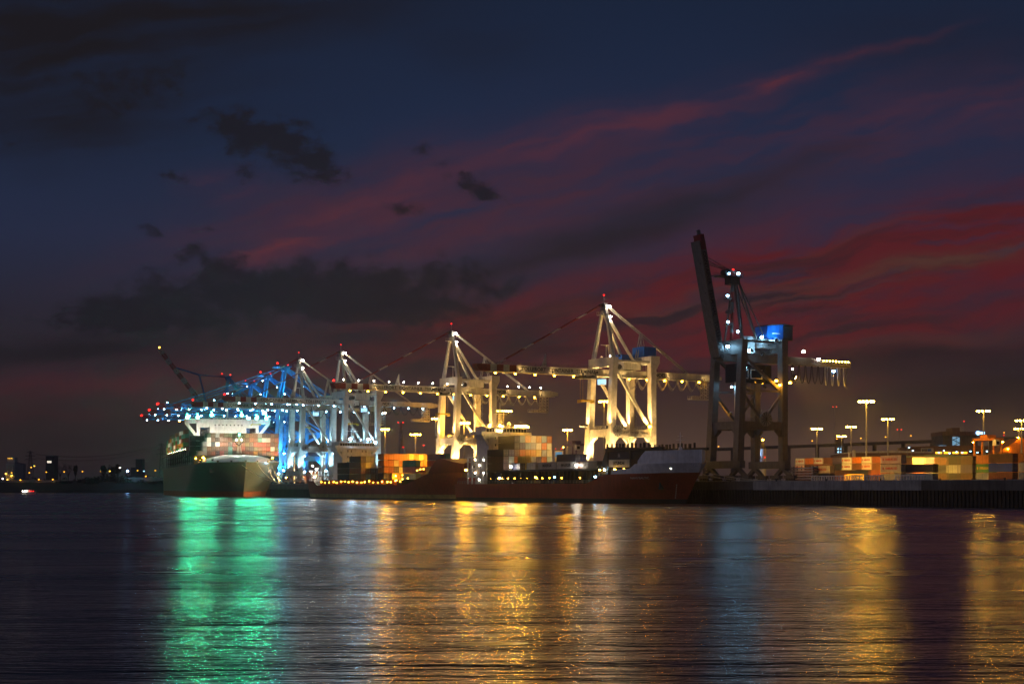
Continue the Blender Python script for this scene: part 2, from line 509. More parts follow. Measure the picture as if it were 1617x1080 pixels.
# ------------------------------------------------------------------ land
far = -300
A0, A1 = Q(far, -4, 0), Q(388, -4, 0)
J = Q2(-95, -4, 0)
B1 = Q2(520, -4, 0)
poly = [A0, A1, J, B1, Vector((-420, 1760, 0)), Vector((-900, 9000, 0)), Vector((9000, 9000, 0)), Vector((9000, A0.y, 0))]
g = MB()
n = len(poly)
g.add([(p.x, p.y, GZ) for p in poly] + [(p.x, p.y, GZ - .5) for p in poly], [tuple(range(n - 1, -1, -1)), tuple(range(n, 2 * n))] + [(i, (i + 1) % n, n + (i + 1) % n, n + i) for i in range(n)])
tag(g.build('ground', asphalt), kind='structure')
def quay_wall(a, bb, label, name='quay_wall', fenders=True, pale=()):
    """concrete capping band over rusty sheet piling, rubber fender bays"""
    a, bb = Vector((a.x, a.y, 0)), Vector((bb.x, bb.y, 0))
    d = bb - a
    L = d.length
    rz = math.atan2(d.y, d.x)
    root = thing(name, label, 'quay wall', (a.x, a.y, 0), rz)
    # local x along the wall, +y towards the water
    c = MB()
    cuts = [0] + [q for q in pale if 0 < q < L] + [L]
    for q0, q1 in zip(cuts, cuts[1:]):
        c.box(q0 + .01, q1 - .01, -1.6, .35, GZ - 2.75, GZ + .05, 0 if pale and pale[0] <= q0 < pale[1] else 2)
    x = 0
    while x < L:                                           # casting joints and stains
        c.box(x, x + .12, .35, .37, GZ - 2.7, GZ, 1)
        x += 11.5
    c.box(0, L, -.2, .3, GZ + .05, GZ + .28)
    c.build('capping_beam', [concrete, steel, stained], root)
    s = MB()
    x = 0
    while x < L:
        s.beam((x, -.25, -2), (x, -.25, GZ - 2.7), .5, .55, ref=(0, 1, 0))
        s.beam((x + .7, -.75, -2), (x + .7, -.75, GZ - 2.7), .9, .3, ref=(0, 1, 0))
        x += 1.4
    s.build('sheet_piling', pile, root)
    if fenders:
        x = 16
        while x < L:
            f = MB().box(x - .9, x + .9, .36, .95, 1.2, GZ - .3)
            f.box(x - 2.0, x - 1.1, .36, .6, GZ - 1.9, GZ - .7).box(x + 1.1, x + 2.0, .36, .6, GZ - 1.9, GZ - .7)
            f.build('fender', rubber, root)
            x += 23
    b_ = MB()
    x = 6
    while x < L:
        b_.tube((x, -.9, GZ + .05), (x, -.9, GZ + .55), .22, .2, 8).tube((x, -.9, GZ + .55), (x, -.9, GZ + .75), .36, .3, 8)
        x += 23
    b_.build('bollard', steel, root)
    return root
quay_wall(A1, A0, 'long quay wall of pale concrete and dark piling under the white cranes', pale=(388 - tq(1195, -4), 388 - tq(1461, -4)))
quay_wall(J, A1, 'short return of quay wall at the corner beside the big ship', fenders=False)
quay_wall(B1, J, 'rear quay wall behind the big ship under the blue cranes')
r = MB()
for bb in (0, 20):
    r.beam(Q(far, bb, GZ + .06), Q(384, bb, GZ + .06), .14, .12)
tag(r.build('crane_rails', steel), 'pair of steel crane rails along the quay edge', 'rail track')

# far bank of the river on the left
g = MB()
xs = [-2600 + i * 40 for i in range(63)]
rows = []
for j, (yy, zz) in enumerate(((1592, -1), (1604, 3.2), (1618, 4.2), (1650, 11.5), (1720, 13), (2600, 13), (9000, 9))):
    rows.append([(x, yy + (R.uniform(-5, 5) if j < 4 else 0), zz + (R.uniform(-.5, .5) if 1 <= j < 5 else 0)) for x in xs])
nx = len(xs)
g.add([p for row in rows for p in row], [(j * nx + i, j * nx + i + 1, (j + 1) * nx + i + 1, (j + 1) * nx + i) for j in range(len(rows) - 1) for i in range(nx - 1)])
tag(g.build('terrain', bank_m), kind='structure')
# ------------------------------------------------------------------ ship-to-shore cranes
def bogies(root, x, s, zs, mat):
    for sy in (-1, 1):
        b = MB()
        y0 = sy * s / 2
        b.beam((x, y0, zs - 1.1), (x, y0 - 3.6, 2.0), 1.3, 1.2).beam((x, y0, zs - 1.1), (x, y0 + 3.6, 2.0), 1.3, 1.2)
        for q in (-3.6, 3.6):
            b.box(x - .75, x + .75, y0 + q - 2.6, y0 + q + 2.6, 1.15, 2.2)
            for k in (-1.8, -.6, .6, 1.8):
                b.tube((x - .35, y0 + q + k, .62), (x + .35, y0 + q + k, .62), .55, n=10, k=1)
        b.build('bogie', [mat, steel], root)
NEARBEAM = {}
def portal_frame(root, s, g, lean, mat, zt, zs=5.8, zp=19.0, wleg=2.7, wbeam=1.7, ztop=None):
    h = s / 2
    for y in (-h, h):
        MB().beam((0, y, zs + 1.3), (lean, y * .97, zt), wleg, wleg, w2=wleg * .84, h2=wleg * .84).build('leg', mat, root)
        MB().beam((g, y, zs + 1.3), (g, y * .97, zt + .8), wleg * .85, wleg * .85, w2=wleg * .95, h2=wleg * .95).build('leg', mat, root)
    for x in (0, g):
        b = MB().box(x - 1.25, x + 1.25, -h - 2.2, h + 2.2, zs - 1.2, zs + 1.3)
        b.build('sill_beam', mat, root)
        k = lean * (zp - zs) / (zt - zs) if x == 0 else 0
        b = MB().box(x + k - wbeam / 2, x + k + wbeam / 2, -h + wleg * .36, h - wleg * .36, zp - 1.35, zp + 1.35)
        for sy in (-1, 1):
            b.beam((x + k, sy * (h - wleg * .3), zp - 3.2), (x + k, sy * (h - 3.1), zp - 1.2), wbeam * .9, 1.1, ref=(1, 0, 0))
        b.build('portal_beam', mat, root)
    for y in (-h, h):
        k = lean * (zp - zs) / (zt - zs)
        yy = y * .985
        b = MB().box(k + wleg * .38, g - wleg * .36, yy - wbeam / 2, yy + wbeam / 2, zp - 1.35, zp + 1.35)
        b.beam((k + 1.0, yy, zp - 3.2), (k + 3.1, yy, zp - 1.2), wbeam * .9, 1.1, ref=(0, 1, 0))
        b.beam((g - .9, yy, zp - 3.2), (g - 3.0, yy, zp - 1.2), wbeam * .9, 1.1, ref=(0, 1, 0))
        pb = b.build('portal_beam', mat, root)
        if y < 0:
            NEARBEAM[root.name] = pb
    r = MB()
    r.rail([(1.4, -h - 1.0, zp + 1.35), (g - 1.4, -h - 1.0, zp + 1.35)]).rail([(1.4, h + 1.0, zp + 1.35), (g - 1.4, h + 1.0, zp + 1.35)])
    r.rail([(-1.0, -h + 1.6, zp + 1.35), (-1.0, h - 1.6, zp + 1.35)])
    r.build('railing', mat, root)
    bogies(root, 0, s, zs, mat)
    bogies(root, g, s, zs, mat)
def festoon(root, x0, x1, n, z, drop, mat, y=-1.9, r=.10):
    b = MB()
    st = (x1 - x0) / n
    for i in range(n):
        for off in (-.28, .1, .4):
            pts = []
            for k in range(9):
                a = k / 8
                pts.append((x0 + st * (i + a), y + off, z - (drop + off) * 4 * a * (1 - a) - .25 - abs(off) * .3))
            b.path(pts, r, 4)
        b.box(x0 + st * i - .3, x0 + st * i + .3, y - .5, y + .6, z - .45, z)
    b.box(x0 - 1, x1 + 1, y - .12, y + .12, z, z + .25)
    b.build('festoon_cable', mat, root)
def dashed(b, p, q, r, n, frac=.32, k1=0, k2=1):
    p, q = Vector(p), Vector(q)
    for i in range(n):
        a, m_, c = i / n, (i + 1 - frac) / n, (i + 1) / n
        b.tube(p.lerp(q, a), p.lerp(q, m_), r, n=6, k=k1)
        b.tube(p.lerp(q, m_), p.lerp(q, c), r * 1.04, n=6, k=k2)
def service_cage(root, x, z, mat):
    """lattice ladder tower hanging from the girder tail with a small landing"""
    b = MB()
    for sx in (0, 3.2):
        for sy in (-1.2, 1.2):
            b.beam((x + sx, sy, z), (x + sx, sy, z - 7.2), .22)
    for i in range(5):
        zz = z - 1.4 * i
        for sy in (-1.2, 1.2):
            b.beam((x, sy, zz), (x + 3.2, sy, zz - 1.4), .14).beam((x + 3.2, sy, zz), (x, sy, zz - 1.4), .14).beam((x, sy, zz - 1.4), (x + 3.2, sy, zz - 1.4), .16)
    b.box(x - 6.5, x + 3.3, -1.4, 1.4, z - 7.5, z - 7.2)
    b.rail([(x - 6.5, -1.4, z - 7.2), (x, -1.4, z - 7.2)], 1.1, .9).rail([(x - 6.5, 1.4, z - 7.2), (x, 1.4, z - 7.2)], 1.1, .9)
    b.beam((x - 3.2, -1.2, z - 7.2), (x - .1, -1.2, z - 4.0), .14).beam((x - 4.4, -1.2, z - 7.2), (x - .1, -1.2, z - 5.2), .12)
    b.build('service_cage', mat, root)
def reel(root, x, y, z, r):
    b = MB()
    b.tube((x, y - .35, z), (x, y - .15, z), r, n=24).tube((x, y + .15, z), (x, y + .35, z), r, n=24).tube((x, y - .15, z), (x, y + .15, z), r * .55, n=16, k=1)
    for i in range(12):
        a = math.tau * i / 12
        b.beam((x, y - .38, z), (x + r * math.cos(a), y - .38, z + r * math.sin(a)), .12, k=1)
    b.build('cable_reel', [galv, steel], root)
def trolley(root, x, z, lit, cabx, mat=steel):
    b = MB().box(x - 3.4, x + 3.4, -3.0, 3.0, z - 1.0, z - .3).box(x - 2.6, x - 1.4, -2.2, 2.2, z - .3, z + .3).box(x + 1.4, x + 2.6, -2.2, 2.2, z - .3, z + .3)
    for sy in (-2.6, 2.6):
        for xx in (-3, 3):
            b.beam((x + xx, sy, z - .4), (x + xx, sy * .6, z + 2.1), .3)
    t_ = b.build('trolley', mat, root)
    c = MB().box(cabx - 1.3, cabx + 1.3, -4.6, -2.4, z - 3.4, z - .9).box(cabx - 1.4, cabx + 1.4, -4.7, -2.3, z - .9, z - .7)
    c.box(cabx - 1.1, cabx + 1.1, -4.64, -4.6, z - 3.0, z - 1.3, 1).box(cabx - 1.34, cabx - 1.3, -4.4, -2.6, z - 3.2, z - 1.3, 1)
    c.build('operator_cab', [shipwhite, glow(*lit)], t_)
    k = MB()
    for sx in (-2, 2):
        for sy in (-.9, .9):
            k.tube((x + sx, sy, z - 1), (x + sx, sy, z - 9), .06, n=4)
    k.box(x - 3.0, x + 3.0, -1.2, 1.2, z - 9.6, z - 9.0).box(x - 3.1, x - 2.7, -1.25, 1.25, z - 10.2, z - 9.0).box(x + 2.7, x + 3.1, -1.25, 1.25, z - 10.2, z - 9.0)
    k.build('spreader', [yellowp], t_)
def white_crane(loc, label, words, warm=True, top_white=False, house=False, troll=-8.0, key=1.0, Lt=55.0, under=42, cold_base=0, redtip=True):
    root = thing('container_crane', label, 'crane', loc, TH, 'cream ship-to-shore cranes along the quay')
    s, g, lean, zt, zp, zg, za = 14.5, 20.0, 2.1, 47.3, 19.0, 42.0, 68.6
    lc = 'sodium' if warm else 'cold'
    portal_frame(root, s, g, lean, cream, zt)
    h = s / 2
    b = MB().box(lean - 1.15, lean + 1.15, -h - 1.15, h + 1.15, zt - 3.0, zt + .35)
    b.build('top_beam', cream, root)
    b = MB().box(g - 1.4, g + 1.4, -h - 1.1, h + 1.1, zt - 1.6, zt + 1.4)
    for y in (-h, h):
        b.prism([(g - 1.4, zt - 3.5), (g + 1.5, zt - 3.5), (g + 2.8, zt - 1), (g + 2.8, zt + 1.41), (g - 1.41, zt + 1.41)], y - 1.2, y + 1.2)
    b.build('top_beam', cream, root)
    for y in (-h, h):
        MB().box(lean + 1.1, g - 1.3, y * .97 - .5, y * .97 + .5, zt - 1.35, zt - .55).build('tie_beam', cream, root)
        MB().beam((lean + .9, y * .97, zt - 4.2), (g - 1.2, y * .985, zp + 1.6), 1.0, 1.0).build('brace', cream, root)
    # girder and boom (one line of box section)
    xe = g + 39
    gd = MB().box(-2.0, xe - 6, -1.7, 1.7, zg - 1.25, zg + 1.25)
    gd.prism([(xe - 6, zg - 1.25), (xe - 3, zg - 1.0), (xe, zg - .8), (xe, zg + .6), (xe - 4.2, zg + 1.25), (xe - 6, zg + 1.25)], -1.7, 1.7)
    gd.box(-2, xe - 2, -2.0, 2.0, zg - 1.45, zg - 1.22)
    gd = gd.build('girder', cream, root)
    text(gd, 'NOELL', 1.9, black, (g + 5.5, -1.72, zg), (rad(90), 0, 0), width=6.4, bold=.05)
    rl = MB().rail([(g + 2, -2.0, zg + 1.25), (xe - 6, -2.0, zg + 1.25)], 1.0, 2.2)
    rl.build('railing', steel, root)
    bm = MB()
    xt = -Lt
    bands = [(xt, xt + 4.2, 1), (xt + 4.2, xt + 6.9, 0), (xt + 6.9, xt + 9.8, 1), (xt + 9.8, xt + 12.4, 0), (xt + 12.4, xt + 15.4, 1), (xt + 15.4, -2.05, 0)]
    bm.prism([(xt - 1.6, zg + .3), (xt - 1.6, zg + 1.2), (xt, zg + 1.2), (xt, zg - 1.2), (xt - .4, zg - 1.2)], -1.6, 1.6, 1)
    for x0, x1, k in bands:
        bm.box(x0, x1, -1.65, 1.65, zg - 1.25, zg + 1.25, k)
    bm.box(xt + 4.2, -2.05, -1.95, 1.95, zg - 1.45, zg - 1.22, 0)
    bm = bm.build('boom', [cream, redp], root)
    text(bm, words, 1.95, black, (xt + 17.5, -1.67, zg - .02), (rad(90), 0, 0), width=min(36.0, Lt - 20), bold=.03)
    rl = MB().rail([(xt + 2, -1.6, zg + 1.25), (-3, -1.6, zg + 1.25)], 1.0, 2.4)
    rl.build('railing', steel, bm)
    p = MB().beam((-25, 0, zg + 1.2), (-24.2, 0, zg + 6.2), 1.6, 1.2, w2=.25, h2=.2).beam((-26.2, 0, zg + 1.2), (-24.2, 0, zg + 6.2), .2)
    p.build('stay_post', cream, bm)
    MB().tube((-2.05, -1.9, zg), (-2.05, 1.9, zg), .55, n=10).build('boom_hinge', steel, root)
    # A-frame
    for y in (-1, 1):
        MB().beam((lean, y * (h - .6), zt), (lean + .4, y * 1.0, za - 2), 1.35, 1.35, w2=1.0, h2=1.0).build('mast_leg', cream, root)
        MB().beam((lean + .9, y * .7, za - 4), (lean + 12.0, y * 3.2, zt - .6), .95, .95).build('rear_brace', cream, root)
    a = MB().box(lean - 1.6, lean + 2.0, -2.2, 2.2, za - 4.4, za - 4.1).box(lean - .4, lean + 1.2, -1.3, 1.3, za - 2.6, za + .2)
    a.rail([(lean - 1.6, -2.2, za - 4.1), (lean + 2.0, -2.2, za - 4.1), (lean + 2.0, 2.2, za - 4.1), (lean - 1.6, 2.2, za - 4.1), (lean - 1.6, -2.2, za - 4.1)], 1.1, 1.2)
    a.beam((lean + .3, 0, za), (lean + .3, 0, za + 3.2), .16).tube((lean - .9, -.9, za - .6), (lean - .9, .9, za - .6), .7, n=10, k=1)
    a.build('mast_head', [galv, steel], root)
    for y in (-.7, .7):
        f = MB()
        dashed(f, (lean, y, za), (-46 if Lt > 48 else -Lt + 9, y, zg + 1.3), .19, 4)
        f.build('forestay', [redp, cream], root)
        MB().tube((lean + .8, y, za), (43, y, zg + 1.3), .24, n=6).build('backstay', cream, root)
    p = MB()
    xs_ = 20.0
    zs_ = za + (zg + 1.3 - za) * (xs_ - lean - .8) / (43 - lean - .8)
    for sy in (-.7, .7):
        p.beam((xs_, sy, zs_), (xs_ - 3.4, sy, zg + 1.3), .35).beam((xs_, sy, zs_), (xs_ + 3.2, sy, zg + 1.3), .28)
    p.build('stay_post', cream, root)
    # machinery on top
    mh = MB().box(9.5, 17.5, -3.2, 3.2, zg + 1.6, zg + 4.4, 1).box(9.4, 17.6, -3.3, 3.3, zg + 4.4, zg + 4.6, 1)
    for xx in (8.2, 12.5, 18):
        mh.tube((xx, -2.4, zg + 2.6), (xx, 2.4, zg + 2.6), 1.0, n=12, k=2)
    if house:
        mh.box(g - 1.6, g + 4.4, -4, 3.4, zt + 1.41, zt + 5.4, 0).box(9, 15, -2.6, 2.6, zg + 4.6, zg + 7.3, 0)
    mh.rail([(8, -3.4, zg + 4.6), (18, -3.4, zg + 4.6)], 1.1, 1.4, k=2)
    mh.build('machinery_house', [housep, cream, steel], root)
    # little davit on the top beam
    MB().beam((lean, -2, zt + .3), (lean, -2, zt + 5.2), .4).beam((lean - 2.5, -2, zt + 5.2), (lean + 1.2, -2, zt + 5.2), .35).beam((lean + .8, -2, zt + 5), (lean + 1.6, -2, zt + .4), .3).build('davit', cream, root)
    ld = MB()
    for i in range(9):
        z0 = zp + 1.4 + i * 2.9
        x0, x1 = (g + 1.4, g + 3.4) if i % 2 else (g + 3.4, g + 1.4)
        ld.beam((x0, h + .6, z0), (x1, h + .6, z0 + 2.9), .7, .14).box(g + 1.2, g + 3.6, h + .2, h + 1.0, z0 + 2.85, z0 + 2.95)
    for xx in (g + 1.2, g + 3.6):
        ld.beam((xx, h + 1, zp), (xx, h + 1, zt - 2), .14)
    ld.build('stair', galv, root)
    reel(root, 2.5, -h - 1.3, zp + .6, 2.2)
    festoon(root, g - 8, xe - 8, 8, zg - 1.5, 3.6, galv if warm else steel)
    service_cage(root, xe - 8.5, zg - 1.4, cream)
    trolley(root, troll, zg - 1.5, ('cold', 2), troll + 5)
    # lamps
    x = xt + 6
    while x < xe - 6:
        lamp(root, (x, -2.15, zg - 2.0), .42, 'sodium' if warm else 'cold', under * key)
        x += 8.6
    if top_white:
        x = xt + 3
        while x < xe - 4:
            lamp(root, (x, -1.9, zg + 2.6), .30, 'white', 22, hood=False)
            x += 7.3 if x < 0 else 6.1
    lamp(root, (lean + 1.9, -1.6, za - 1.0), .45, 'white', 160)
    lamp(root, (lean + 1.8, -2.3, za - 5.0), .42, 'white', 120)
    lamp(root, (lean + .3, 0, za + 3.4), .36, 'red', 7, name='warning_light', hood=False)
    if redtip:
        lamp(root, (xt - 1.3, -1.2, zg + 2.2), .62, 'red', 24, name='warning_light', hood=False)
    lamp(root, (g - 1.9, -h - .9, zp + 2.6), .55, lc, 200 * key)
    lamp(root, (lean + 1.8, -2, zt + 1.2), .36, 'white', 30)
    up = cold_base or 6600
    uc = 'cold' if cold_base else 'cream'
    for y in (-h, h):                                     # floods on the sills and beams that wash the legs
        flood(root, (-2.6, y - 2.2, 7.4), (1.2, y, 24), .34, uc, up * .8)
        flood(root, (3.2, y - 3.4, 7.4), (.6, y - .6, 20), .34, uc, up * .7)
        flood(root, (g - 3.2, y - 2.8, 7.4), (g, y, 22), .34, uc, up * .7)
        flood(root, (g - 3.6, y - 1.6, zp + 1.9), (g - .4, y, 40), .45, uc, up * .55)
        flood(root, (lean + 2.4, y - 1.9, zp + 1.9), (lean, y, 40), .45, uc, up * .5)
        flood(root, (-2.4, y - 1.6, zp + 1.6), (lean - .4, y, 40), .4, uc, up * .45)
    for x in (-38, -24, -10, 8, 30, 48):                  # girder floods on short arms, aimed back at the web
        flood(root, (x, -4.4, zg - 1.0), (x + 2, -1.6, zg + .1), .25, uc if x > -12 or not cold_base else 'white', (26 if cold_base else 60))
    for y in (-h, h):
        flood(root, (lean + 2.4, y * .8 - 1.5, zt + .8), (lean + .5, y * .3, zt + 14), .35, 'cream' if warm else 'white', 420 if warm else 160)
    return root
zs_base = 7.6
TCT, CTT = 'TOLLERORT  CONTAINER  TERMINAL', 'CONTAINER  TERMINAL  TOLLERORT'
crane_a = white_crane(Q(75, 0), 'tallest lowered cream crane behind the grey-bowed ship, cable loops under its girder', TCT, house=True, troll=-6, Lt=53.5, redtip=False)
crane_b = white_crane(Q(195, 0), 'cream crane behind the ship bridges, its boom edged with two rows of lamps', TCT, top_white=True, troll=-2, Lt=55)
crane_c = white_crane(Q(312, 0), 'cream crane with cold blue-lit legs behind the far feeder bridge', CTT, warm=False, troll=9, Lt=60, under=26, cold_base=2600)
crane_d = white_crane(Q(366, 0), 'farthest cream crane with two round reels, beside the blue cranes', CTT, warm=False, troll=6, Lt=57, under=26, cold_base=2600)
for c_, words in ((crane_a, 'TOLLERORT   CONTAINER   TERMINAL'), (crane_b, 'TOLLERORT   CONTAINER   TERMINAL')):
    text(NEARBEAM[c_.name], words, 1.25, black, (4.0, -7.14 - .87, 19.0), (rad(90), 0, 0), width=13.5)
reel(crane_d, 13, -8.6, 20.5, 2.6)
for y_, tx, ty, tz in ((6.2, -12, 23, 13), (4.4, -20, 23, 12), (7.6, -26, 24, 10)):     # extra portal floods added to light the ships' stacks
    flood(crane_a, (-2.6, y_, 22.0), (tx, ty, tz), .5, 'cream', 1500)
for y_, tx, ty, tz in ((-7.4, -10, 4, 9), (-8.6, -16, 4, 8), (-9.8, -23, 4, 7), (-11, -28, 5, 8)):
    flood(crane_b, (-2.8, y_, 22.0 - .2 * abs(y_ + 9)), (tx, ty, tz), .5, 'sodium', 5000)

# the nearest crane, boom raised
def raised_crane(loc):
    root = thing('container_crane', 'nearest grey crane with its boom raised upright and a blue machinery house', 'crane', loc, TH, 'cream ship-to-shore cranes along the quay')
    s, g, lean, zt, zp, zg, za = 14.5, 20.0, 2.1, 46.5, 19.2, 42.6, 72.5
    h = s / 2
    portal_frame(root, s, g, lean, weathered, zt, zp=zp)
    MB().box(lean - 1.15, lean + 1.15, -h - 1.15, h + 1.15, zt - 3.2, zt + 1.6).build('top_beam', weathered, root)
    MB().box(g - 1.3, g + 1.3, -h - 1.1, h + 1.1, zt - 2.2, zt + 2.4).build('top_beam', weathered, root)
    for y in (-h, h):
        MB().box(lean + 1.1, g - 1.2, y * .97 - .3, y * .97 + .3, zt + .9, zt + 1.4).build('tie_beam', weathered, root)
        MB().beam((lean + .9, y * .97, zt - 4.2), (g - 1.1, y * .985, zp + 12.0), 1.0, 1.0).build('brace', weathered, root)
        b = MB().box(lean + .3, g - 1.0, y - .3, y + .3, zp + 11.5, zp + 12.1)
        b.beam((lean + .2, y * .985, zp + 10.5), (g / 2 + 1, y * .985, zp + 1.5), .9, .9).beam((g - 1, y * .985, zp + 10.5), (g / 2 + 1, y * .985, zp + 1.5), .9, .9)
        b.build('brace', weathered, root)
    MB().box(lean + 1, g - 1, -h - .9, -h + 1.4, zt + 1.55, zt + 1.6).rail([(lean + 1, -h - .9, zt + 1.6), (g - 1, -h - .9, zt + 1.6)]).build('walkway', steel, root)
    # raised boom: twin faces, pivot at the waterside
    ang = rad(77.5)
    bo = link('boom', None, root, (-2.6, 0, zg), (0, -0, 0))
    L = 41.6
    bm = MB()
    d = Vector((-math.cos(ang), 0, math.sin(ang)))
    nrm = Vector((math.sin(ang), 0, math.cos(ang)))       # upper side of the boom, now facing land
    def pt(a, c, y): return (Vector((-2.6, 0, zg)) + d * a + nrm * c + Vector((0, y, 0)))
    def seg(a0, a1, k, hw=1.9, c0=-1.3, c1=1.3):
        vs = [pt(a, c, y) for a in (a0, a1) for c in (c0, c1) for y in (-hw, hw)]
        bm.add(vs, [(0, 1, 3, 2), (4, 6, 7, 5), (0, 4, 5, 1), (2, 3, 7, 6), (0, 2, 6, 4), (1, 5, 7, 3)], k)
    C.objects.unlink(bo)
    bpy.data.objects.remove(bo)
    seg(0, L - 5.2, 0)
    seg(L - 5.2, L - 2.4, 1)
    seg(L - 2.4, L, 1, 1.88, -.4, 1.28)
    seg(L, L + 1.6, 0, .5, .2, 1.1)
    seg(1, L - 4, 2, .25, 1.3, 1.75)
    seg(1, L - 2, 0, 2.35, -1.55, -1.3)
    for a in (12, 22, 32):
        bm.tube(pt(a, -1.6, -.9), pt(a, -1.54, -.9), .28, n=8, k=2)
    bm = bm.build('boom', [weathered, redp, steel], root)
    tx = text(bm, 'CONTAINER   TERMINAL   TOLLERORT', 2.0, black, (0, 0, 0), (0, 0, 0), width=34.5, bold=.03)
    ex = (-d).copy()
    ey = nrm.copy()
    ez = ex.cross(ey)
    mtx = Matrix((ex, ey, ez)).transposed().to_4x4()
    mtx.translation = pt(L - 5.8, 0, -1.93)
    tx.matrix_local = mtx
    # fixed girder with stepped tail
    xe = 57
    gd = MB().box(-2, 38, -1.9, 1.9, zg - 1.5, zg + 1.2).box(38, xe, -1.5, 1.5, zg - 1.5, zg - .4)
    gd.box(6, 26, -2.3, 2.3, zg + 1.2, zg + 1.5)
    gd.build('girder', weathered, root)
    MB().tube((-2.6, -2.2, zg), (-2.6, 2.2, zg), .8, n=10).build('boom_hinge', steel, root)
    rl = MB().rail([(38, -1.5, zg - .4), (xe, -1.5, zg - .4)], 1.1, 1.6).rail([(-4, -2.4, zg + 1.2), (20, -2.4, zg + 1.2)], 1.1, 2)
    rl.beam((38, -1.4, zg + 1.2), (44, -1.4, zg - .2), .3)
    rl.build('railing', galv, root)
    # machinery house on the landside beam
    mh = MB().prism([(g - 5.0, zt + 2.6), (g + 2.6, zt + 2.6), (g + 2.6, zt + 8.0), (g - 4.6, zt + 7.2)], -4.4, 2.0)
    mh.prism([(g - 4.8, zt + 7.2), (g + 2.8, zt + 8.02), (g + 7.5, zt + 7.7), (g + 7.5, zt + 8.0), (g + 2.8, zt + 8.35), (g - 4.8, zt + 7.5)], -4.6, 2.2, 2)
    mh.box(g + 2.62, g + 7.3, -4.0, 1.8, zt + 2.7, zt + 7.55, 2)
    mh.box(g - 2.5, g + 1.2, -4.43, -4.41, zt + 4.6, zt + 4.9, 1)
    mh = mh.build('machinery_house', [housep, shipwhite, steel], root)
    MB().beam((g - 5, -9.6, zt + .6), (g - 5, -5.0, zt + .6), .35).beam((g - 5, -9.5, zt + .6), (g - 5, -9.5, zt + 1.6), .25).build('lamp_arm', steel, root)  # arm added to carry an extra flood that brightens the machinery house
    w_ = MB().box(g - 7.3, g + 1.6, -5.2, -1, zt - .4, zt + 2.58).box(lean + 2.4, g - 9, -3, 3, zg + 1.6, zg + 6.2).box(lean + 3, g - 8, -3.2, -3, zt + 1.6, zt + 3.3)
    w_.build('winch_house', shipwhite, root)
    dk = MB().box(2.6, g - 1.2, -2.6, 2.6, zg - 8.6, zg - 2.6).box(2.4, g - 1.4, -2.8, 2.8, zg - 2.6, zg - 2.3)
    for x0 in (3.2, 9.4):
        dk.box(x0, x0 + 5.2, -2.66, -2.62, zg - 7.2, zg - 4.0, 1).box(x0 + .3, x0 + 4.9, -2.7, -2.66, zg - 6.9, zg - 4.3, 0)
    dk.build('cab_house', [glass, shipwhite], root)
    cb = MB().beam((lean + 5, 1, zg - 8.5), (lean + 5, 1, zp + 3), 2.2, 1.8)
    for i in range(12):
        cb.box(lean + 3.7, lean + 6.3, -.3, .2, zp + 4 + i * 1.9, zp + 4.4 + i * 1.9, 1)
    cb.build('lift_shaft', [shipwhite, steel], root)
    # mast
    ms = MB()
    dashed(ms, (lean + 1.0, 0, zt + 1), (lean + 1.6, 0, za - 4), .55, 3, .5, 1, 0)
    for y in (-1, 1):
        ms.beam((lean + 2, y * 5, zt + 1), (lean + 2.4, y * 1, za - 3), .5)
        ms.beam((lean + 9, y * 4, zt + 2), (lean + 3.0, y * 1, za - 3), .55)
    ms.box(lean - .8, lean + .4, -1.0, 1.0, zt + 11, zt + 12).box(lean - 1.6, lean + .4, -1.0, 1.0, zt + 16, zt + 16.3).box(lean - 1.6, lean + .4, -1.0, 1.0, zt + 7, zt + 7.3)
    ms.build('mast_leg', [weathered, redp], root)
    a = MB().box(lean - 4.6, lean + 4.2, -2.4, 2.4, za - 2.6, za - 2.3).box(lean - .6, lean + 3.4, -1.6, 1.6, za - 5, za - 2.6)
    a.rail([(lean - 4.6, -2.4, za - 2.3), (lean + 4.2, -2.4, za - 2.3), (lean + 4.2, 2.4, za - 2.3), (lean - 4.6, 2.4, za - 2.3)], 1.2, 1.3)
    a.tube((lean - 1.6, -1.4, za - 1), (lean - 1.6, 1.4, za - 1), 1.1, n=12).beam((lean - 4.6, 0, za - 2.4), (lean - 8.2, 0, za - 2.6), .3)
    a.build('mast_head', steel, root)
    for y in (-.9, .9):
        MB().tube((lean + 2, y, za - .5), pt(32, 1.4, y), .14, n=5).build('forestay', weathered, root)
        MB().tube((lean + 2, y, za - 1.2), pt(34, 1.4, y), .12, n=5).build('forestay', weathered, root)
        MB().tube((lean + 3, y, za - 3), (g - 1, y * 3, zg + 1.6), .2, n=6).build('backstay', weathered, root)
    reel(root, g / 2 + 1, -h - 1.4, zp + 2.2, 2.5)
    fs = MB()
    for i in range(11):
        x0 = g + 3.5 + i * 3.0
        pts = [(x0 + 2.6 * a_ / 8 * (.5 if i > 6 else 1), -1.7, zg - 1.6 - (6.2 if i < 7 else 6.6) * math.sin(math.pi * a_ / 8) ** .6) for a_ in range(9)]
        fs.path(pts, .16 if i < 7 else .22, 5, 0 if i < 7 else 1)
    fs.build('festoon_cable', [rubber, galv], root)
    ld = MB()
    for i in range(12):
        z0 = 8 + i * 2.9
        x0, x1 = (g + 1.4, g + 3.2) if i % 2 else (g + 3.2, g + 1.4)
        ld.beam((x0, h + .6, z0), (x1, h + .6, z0 + 2.9), .7, .14)
    ld.build('stair', galv, root)
